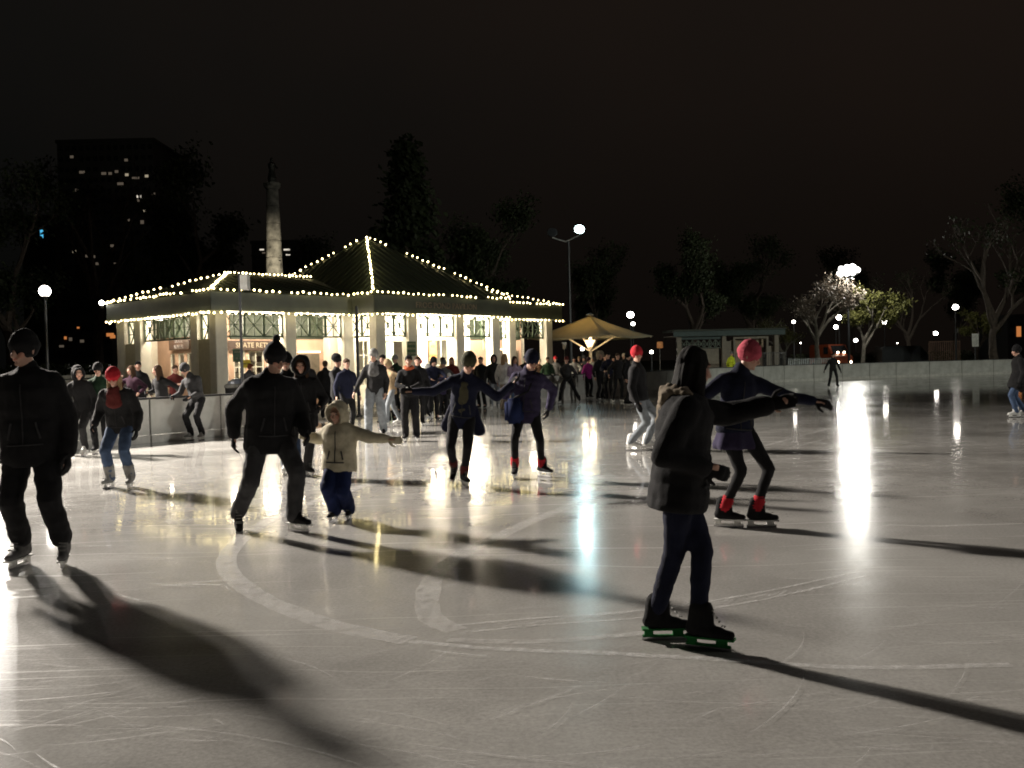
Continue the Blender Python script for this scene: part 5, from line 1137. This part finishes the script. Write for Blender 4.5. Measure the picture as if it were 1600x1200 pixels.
for a in (
 ('man with short dark hair and pale collar behind the left boards', 216, 24, 1.74, 'stand', 'black', 'black', 'short', 'hair_black', 20, B_),
 ('brown haired woman in plum coat behind the left boards', 206, 23, 1.62, 'phone', 'plum', 'black', 'long', 'hair_brown', -30, B_),
 ('person in red-brown coat between the two skaters holding the left boards', 273, 24.5, 1.62, 'clasp', 'darkred', 'black', 'short', 'hair_brown', 40, B_),
 ('man with short hair and pale face just right of the tall black hat', 478, 24, 1.74, 'stand', 'black', 'black', 'short', 'hair_black', 10, E_, False, 'black', 0, 1.0, None, 'white', ('white', False)),
 ('woman in black beret looking aside behind the cream child', 526, 20.5, 1.62, 'clasp', 'offblack', 'black', 'beret', 'black', 60, E_, True),
 ('boy with brown hair in navy jacket facing left near the beret', 541, 20, 1.58, 'stand', 'navy', 'black', 'short', 'hair_brown', 35, E_, True),
 ('tall black haired person in black coat right behind the pale-capped man', 599, 24, 1.76, 'stand', 'black', 'black', 'short', 'hair_black', -15, E_),
 ('brown haired girl in dark red jacket peeking right of the black coat', 608, 25, 1.62, 'phone', 'darkred', 'black', 'long', 'hair_brown', 25, E_),
 ('woman in tan coat and pale jeans with pink bag walking off the ice', 611, 22.5, 1.55, 'walk', 'tan', 'palejeans', 'beanie', 'tan', -60, E_, True, 'white'),
 ('person in dark green coat and pale cap in front of the grid window', 619, 29, 1.78, 'stand', 'darkgreen', 'black', 'cap', 'midgrey', -40, E_),
 ('person in pink and white knit hat by the entrance pier', 655, 27, 1.66, 'stand', 'black', 'black', 'beanie', 'pink', 0, E_),
 ('child in white beanie right of the pink hat', 668, 25.5, 1.42, 'clasp', 'offblack', 'offblack', 'beanie', 'white', 15, E_, True, 'white'),
 ('person in olive hooded coat before the pale green door', 677, 30, 1.66, 'stand', 'olive', 'black', 'hood', 'olive', 170, E_),
 ('man with brown hair looking left in front of the lit doorway', 691, 34, 1.74, 'stand', 'tan', 'black', 'short', 'hair_brown', 70, E_),
 ('woman in grey hat and pale scarf among the crowd at the door', 694, 29, 1.60, 'phone', 'grey', 'black', 'beanie', 'grey', -10, E_),
 ('woman with auburn hair and dark red coat near the bright column', 706, 33, 1.72, 'stand', 'darkred', 'black', 'long', 'hair_auburn', 0, E_),
 ('kneeling-height child in purple coat beside the arms-wide skater', 690, 26, 1.25, 'clasp', 'purple', 'black', 'beanie', 'purple', 30, E_, True),
 ('child in black snow suit with white skates at the entrance', 664, 24.2, 1.20, 'walk', 'black', 'black', 'short', 'hair_brown', -35, E_, True, 'white'),
 ('dark dressed teenager right behind the clasped-hands boy', 652, 22.5, 1.62, 'stand', 'black', 'black', 'short', 'hair_brown', 12, E_, True),
 ('woman with pale face and grey jeans left of the white jacket', 772, 29, 1.66, 'stand', 'offblack', 'palejeans', 'hood', 'black', 0, E_, True, 'white'),
 ('woman in white jacket and beige trousers with blond hair', 788, 28, 1.68, 'stand', 'white', 'beige', 'long', 'hair_blond', 150, E_, True, 'beige'),
 ('brown haired girl in lilac jacket right of the white jacket', 804, 27.5, 1.60, 'clasp', 'lilac', 'jeans', 'long', 'hair_brown', 20, E_, True),
 ('man in dark coat with black hair near the right wing column', 822, 32, 1.72, 'stand', 'black', 'black', 'short', 'hair_black', -20, E_),
 ('person in grey jacket and short hair before the end column', 856, 38.5, 1.68, 'stand', 'darkgreen', 'black', 'short', 'hair_brown', 10, B_),
 ('person in red cap behind the legs-apart man', 868, 41, 1.70, 'stand', 'grey', 'black', 'cap', 'red', 0, B_),
 ('person in white sweater with dark hair leaning on the middle boards', 897, 38.5, 1.60, 'lean', 'white', 'black', 'short', 'hair_black', 0, B_),
 ('skater in magenta jacket touching the middle boards', 919, 36.5, 1.55, 'stand', 'magenta', 'black', 'beanie', 'plum', 30, None, True),
 ('person in midgrey coat under the canopy mast', 927, 41, 1.66, 'stand', 'midgrey', 'black', 'short', 'hair_grey', -25, B_),
 ('tall skater in black coat with grey fur hood beside the magenta jacket', 937, 35, 1.76, 'stand', 'black', 'black', 'furhood', 'fur', 35, None, True),
 ('skater in navy coat right of the fur hood', 951, 34, 1.70, 'clasp', 'navy', 'black', 'short', 'hair_black', -30, None, True),
 ('dark skater with small white badge standing next to the navy coat', 965, 33, 1.66, 'apart', 'offblack', 'black', 'short', 'hair_brown', 15, None, True),
 ('dark skater close behind the red knit hat', 980, 30, 1.64, 'stand', 'black', 'offblack', 'beanie', 'black', 60, None, True),
 ('worker in yellow safety vest behind the boards before the lattice hut', 1143, 52, 1.82, 'stand', 'vest', 'navy', 'cap', 'grey', 120, None),
 ('person in pale scarf beyond the boards under the canopy left half', 905, 44, 1.70, 'stand', 'black', 'black', 'short', 'hair_blond', 0, B_),
 ('dark coated person beyond the boards left of the canopy mast', 913, 42.5, 1.72, 'phone', 'charcoal', 'black', 'beanie', 'charcoal', -20, B_),
 ('person in brown coat beyond the boards right of the canopy mast', 945, 43, 1.74, 'stand', 'brown', 'black', 'short', 'hair_brown', 20, B_),
 ('short person in teal jacket beyond the boards', 958, 42, 1.60, 'lean', 'teal', 'black', 'short', 'hair_black', 10, B_),
 ('bald looking man in dark coat beyond the boards under the canopy edge', 975, 44, 1.78, 'stand', 'black', 'black', 'cap', 'beige', 0, B_),
 ('person in grey hood beyond the boards near the tiny low lamp', 992, 45, 1.70, 'stand', 'grey', 'black', 'hood', 'grey', -15, B_),
 ('child in orange hat in the shade of the arcade', 734, 33, 1.55, 'stand', 'brown', 'black', 'beanie', 'orange', 10, E_),
 ('man in black jacket between arms-wide skater and bright column', 752, 31, 1.70, 'stand', 'black', 'black', 'short', 'hair_brown', -25, E_),
 ('woman in beige knit hat in front of the right bay', 842, 40, 1.62, 'clasp', 'brown', 'black', 'beanie', 'beige', 25, E_),
 ('person in charcoal coat near the bin behind the left boards', 388, 25.6, 1.50, 'lean', 'charcoal', 'black', 'short', 'hair_auburn', 150, B_),
 ('person in black coat waiting in front of the salmon hatch', 508, 27, 1.66, 'stand', 'black', 'black', 'short', 'hair_brown', 175, E_),
 ('parent in dark blue coat stooping beside the entrance children', 676, 24.8, 1.60, 'lean', 'navy', 'black', 'beanie', 'black', 25, E_),
 ('seated-looking small child in dark overalls by the entrance boards', 702, 27.5, 1.15, 'stand', 'charcoal', 'charcoal', 'beanie', 'white', -10, E_, True, 'white')):
    crowd(*a)
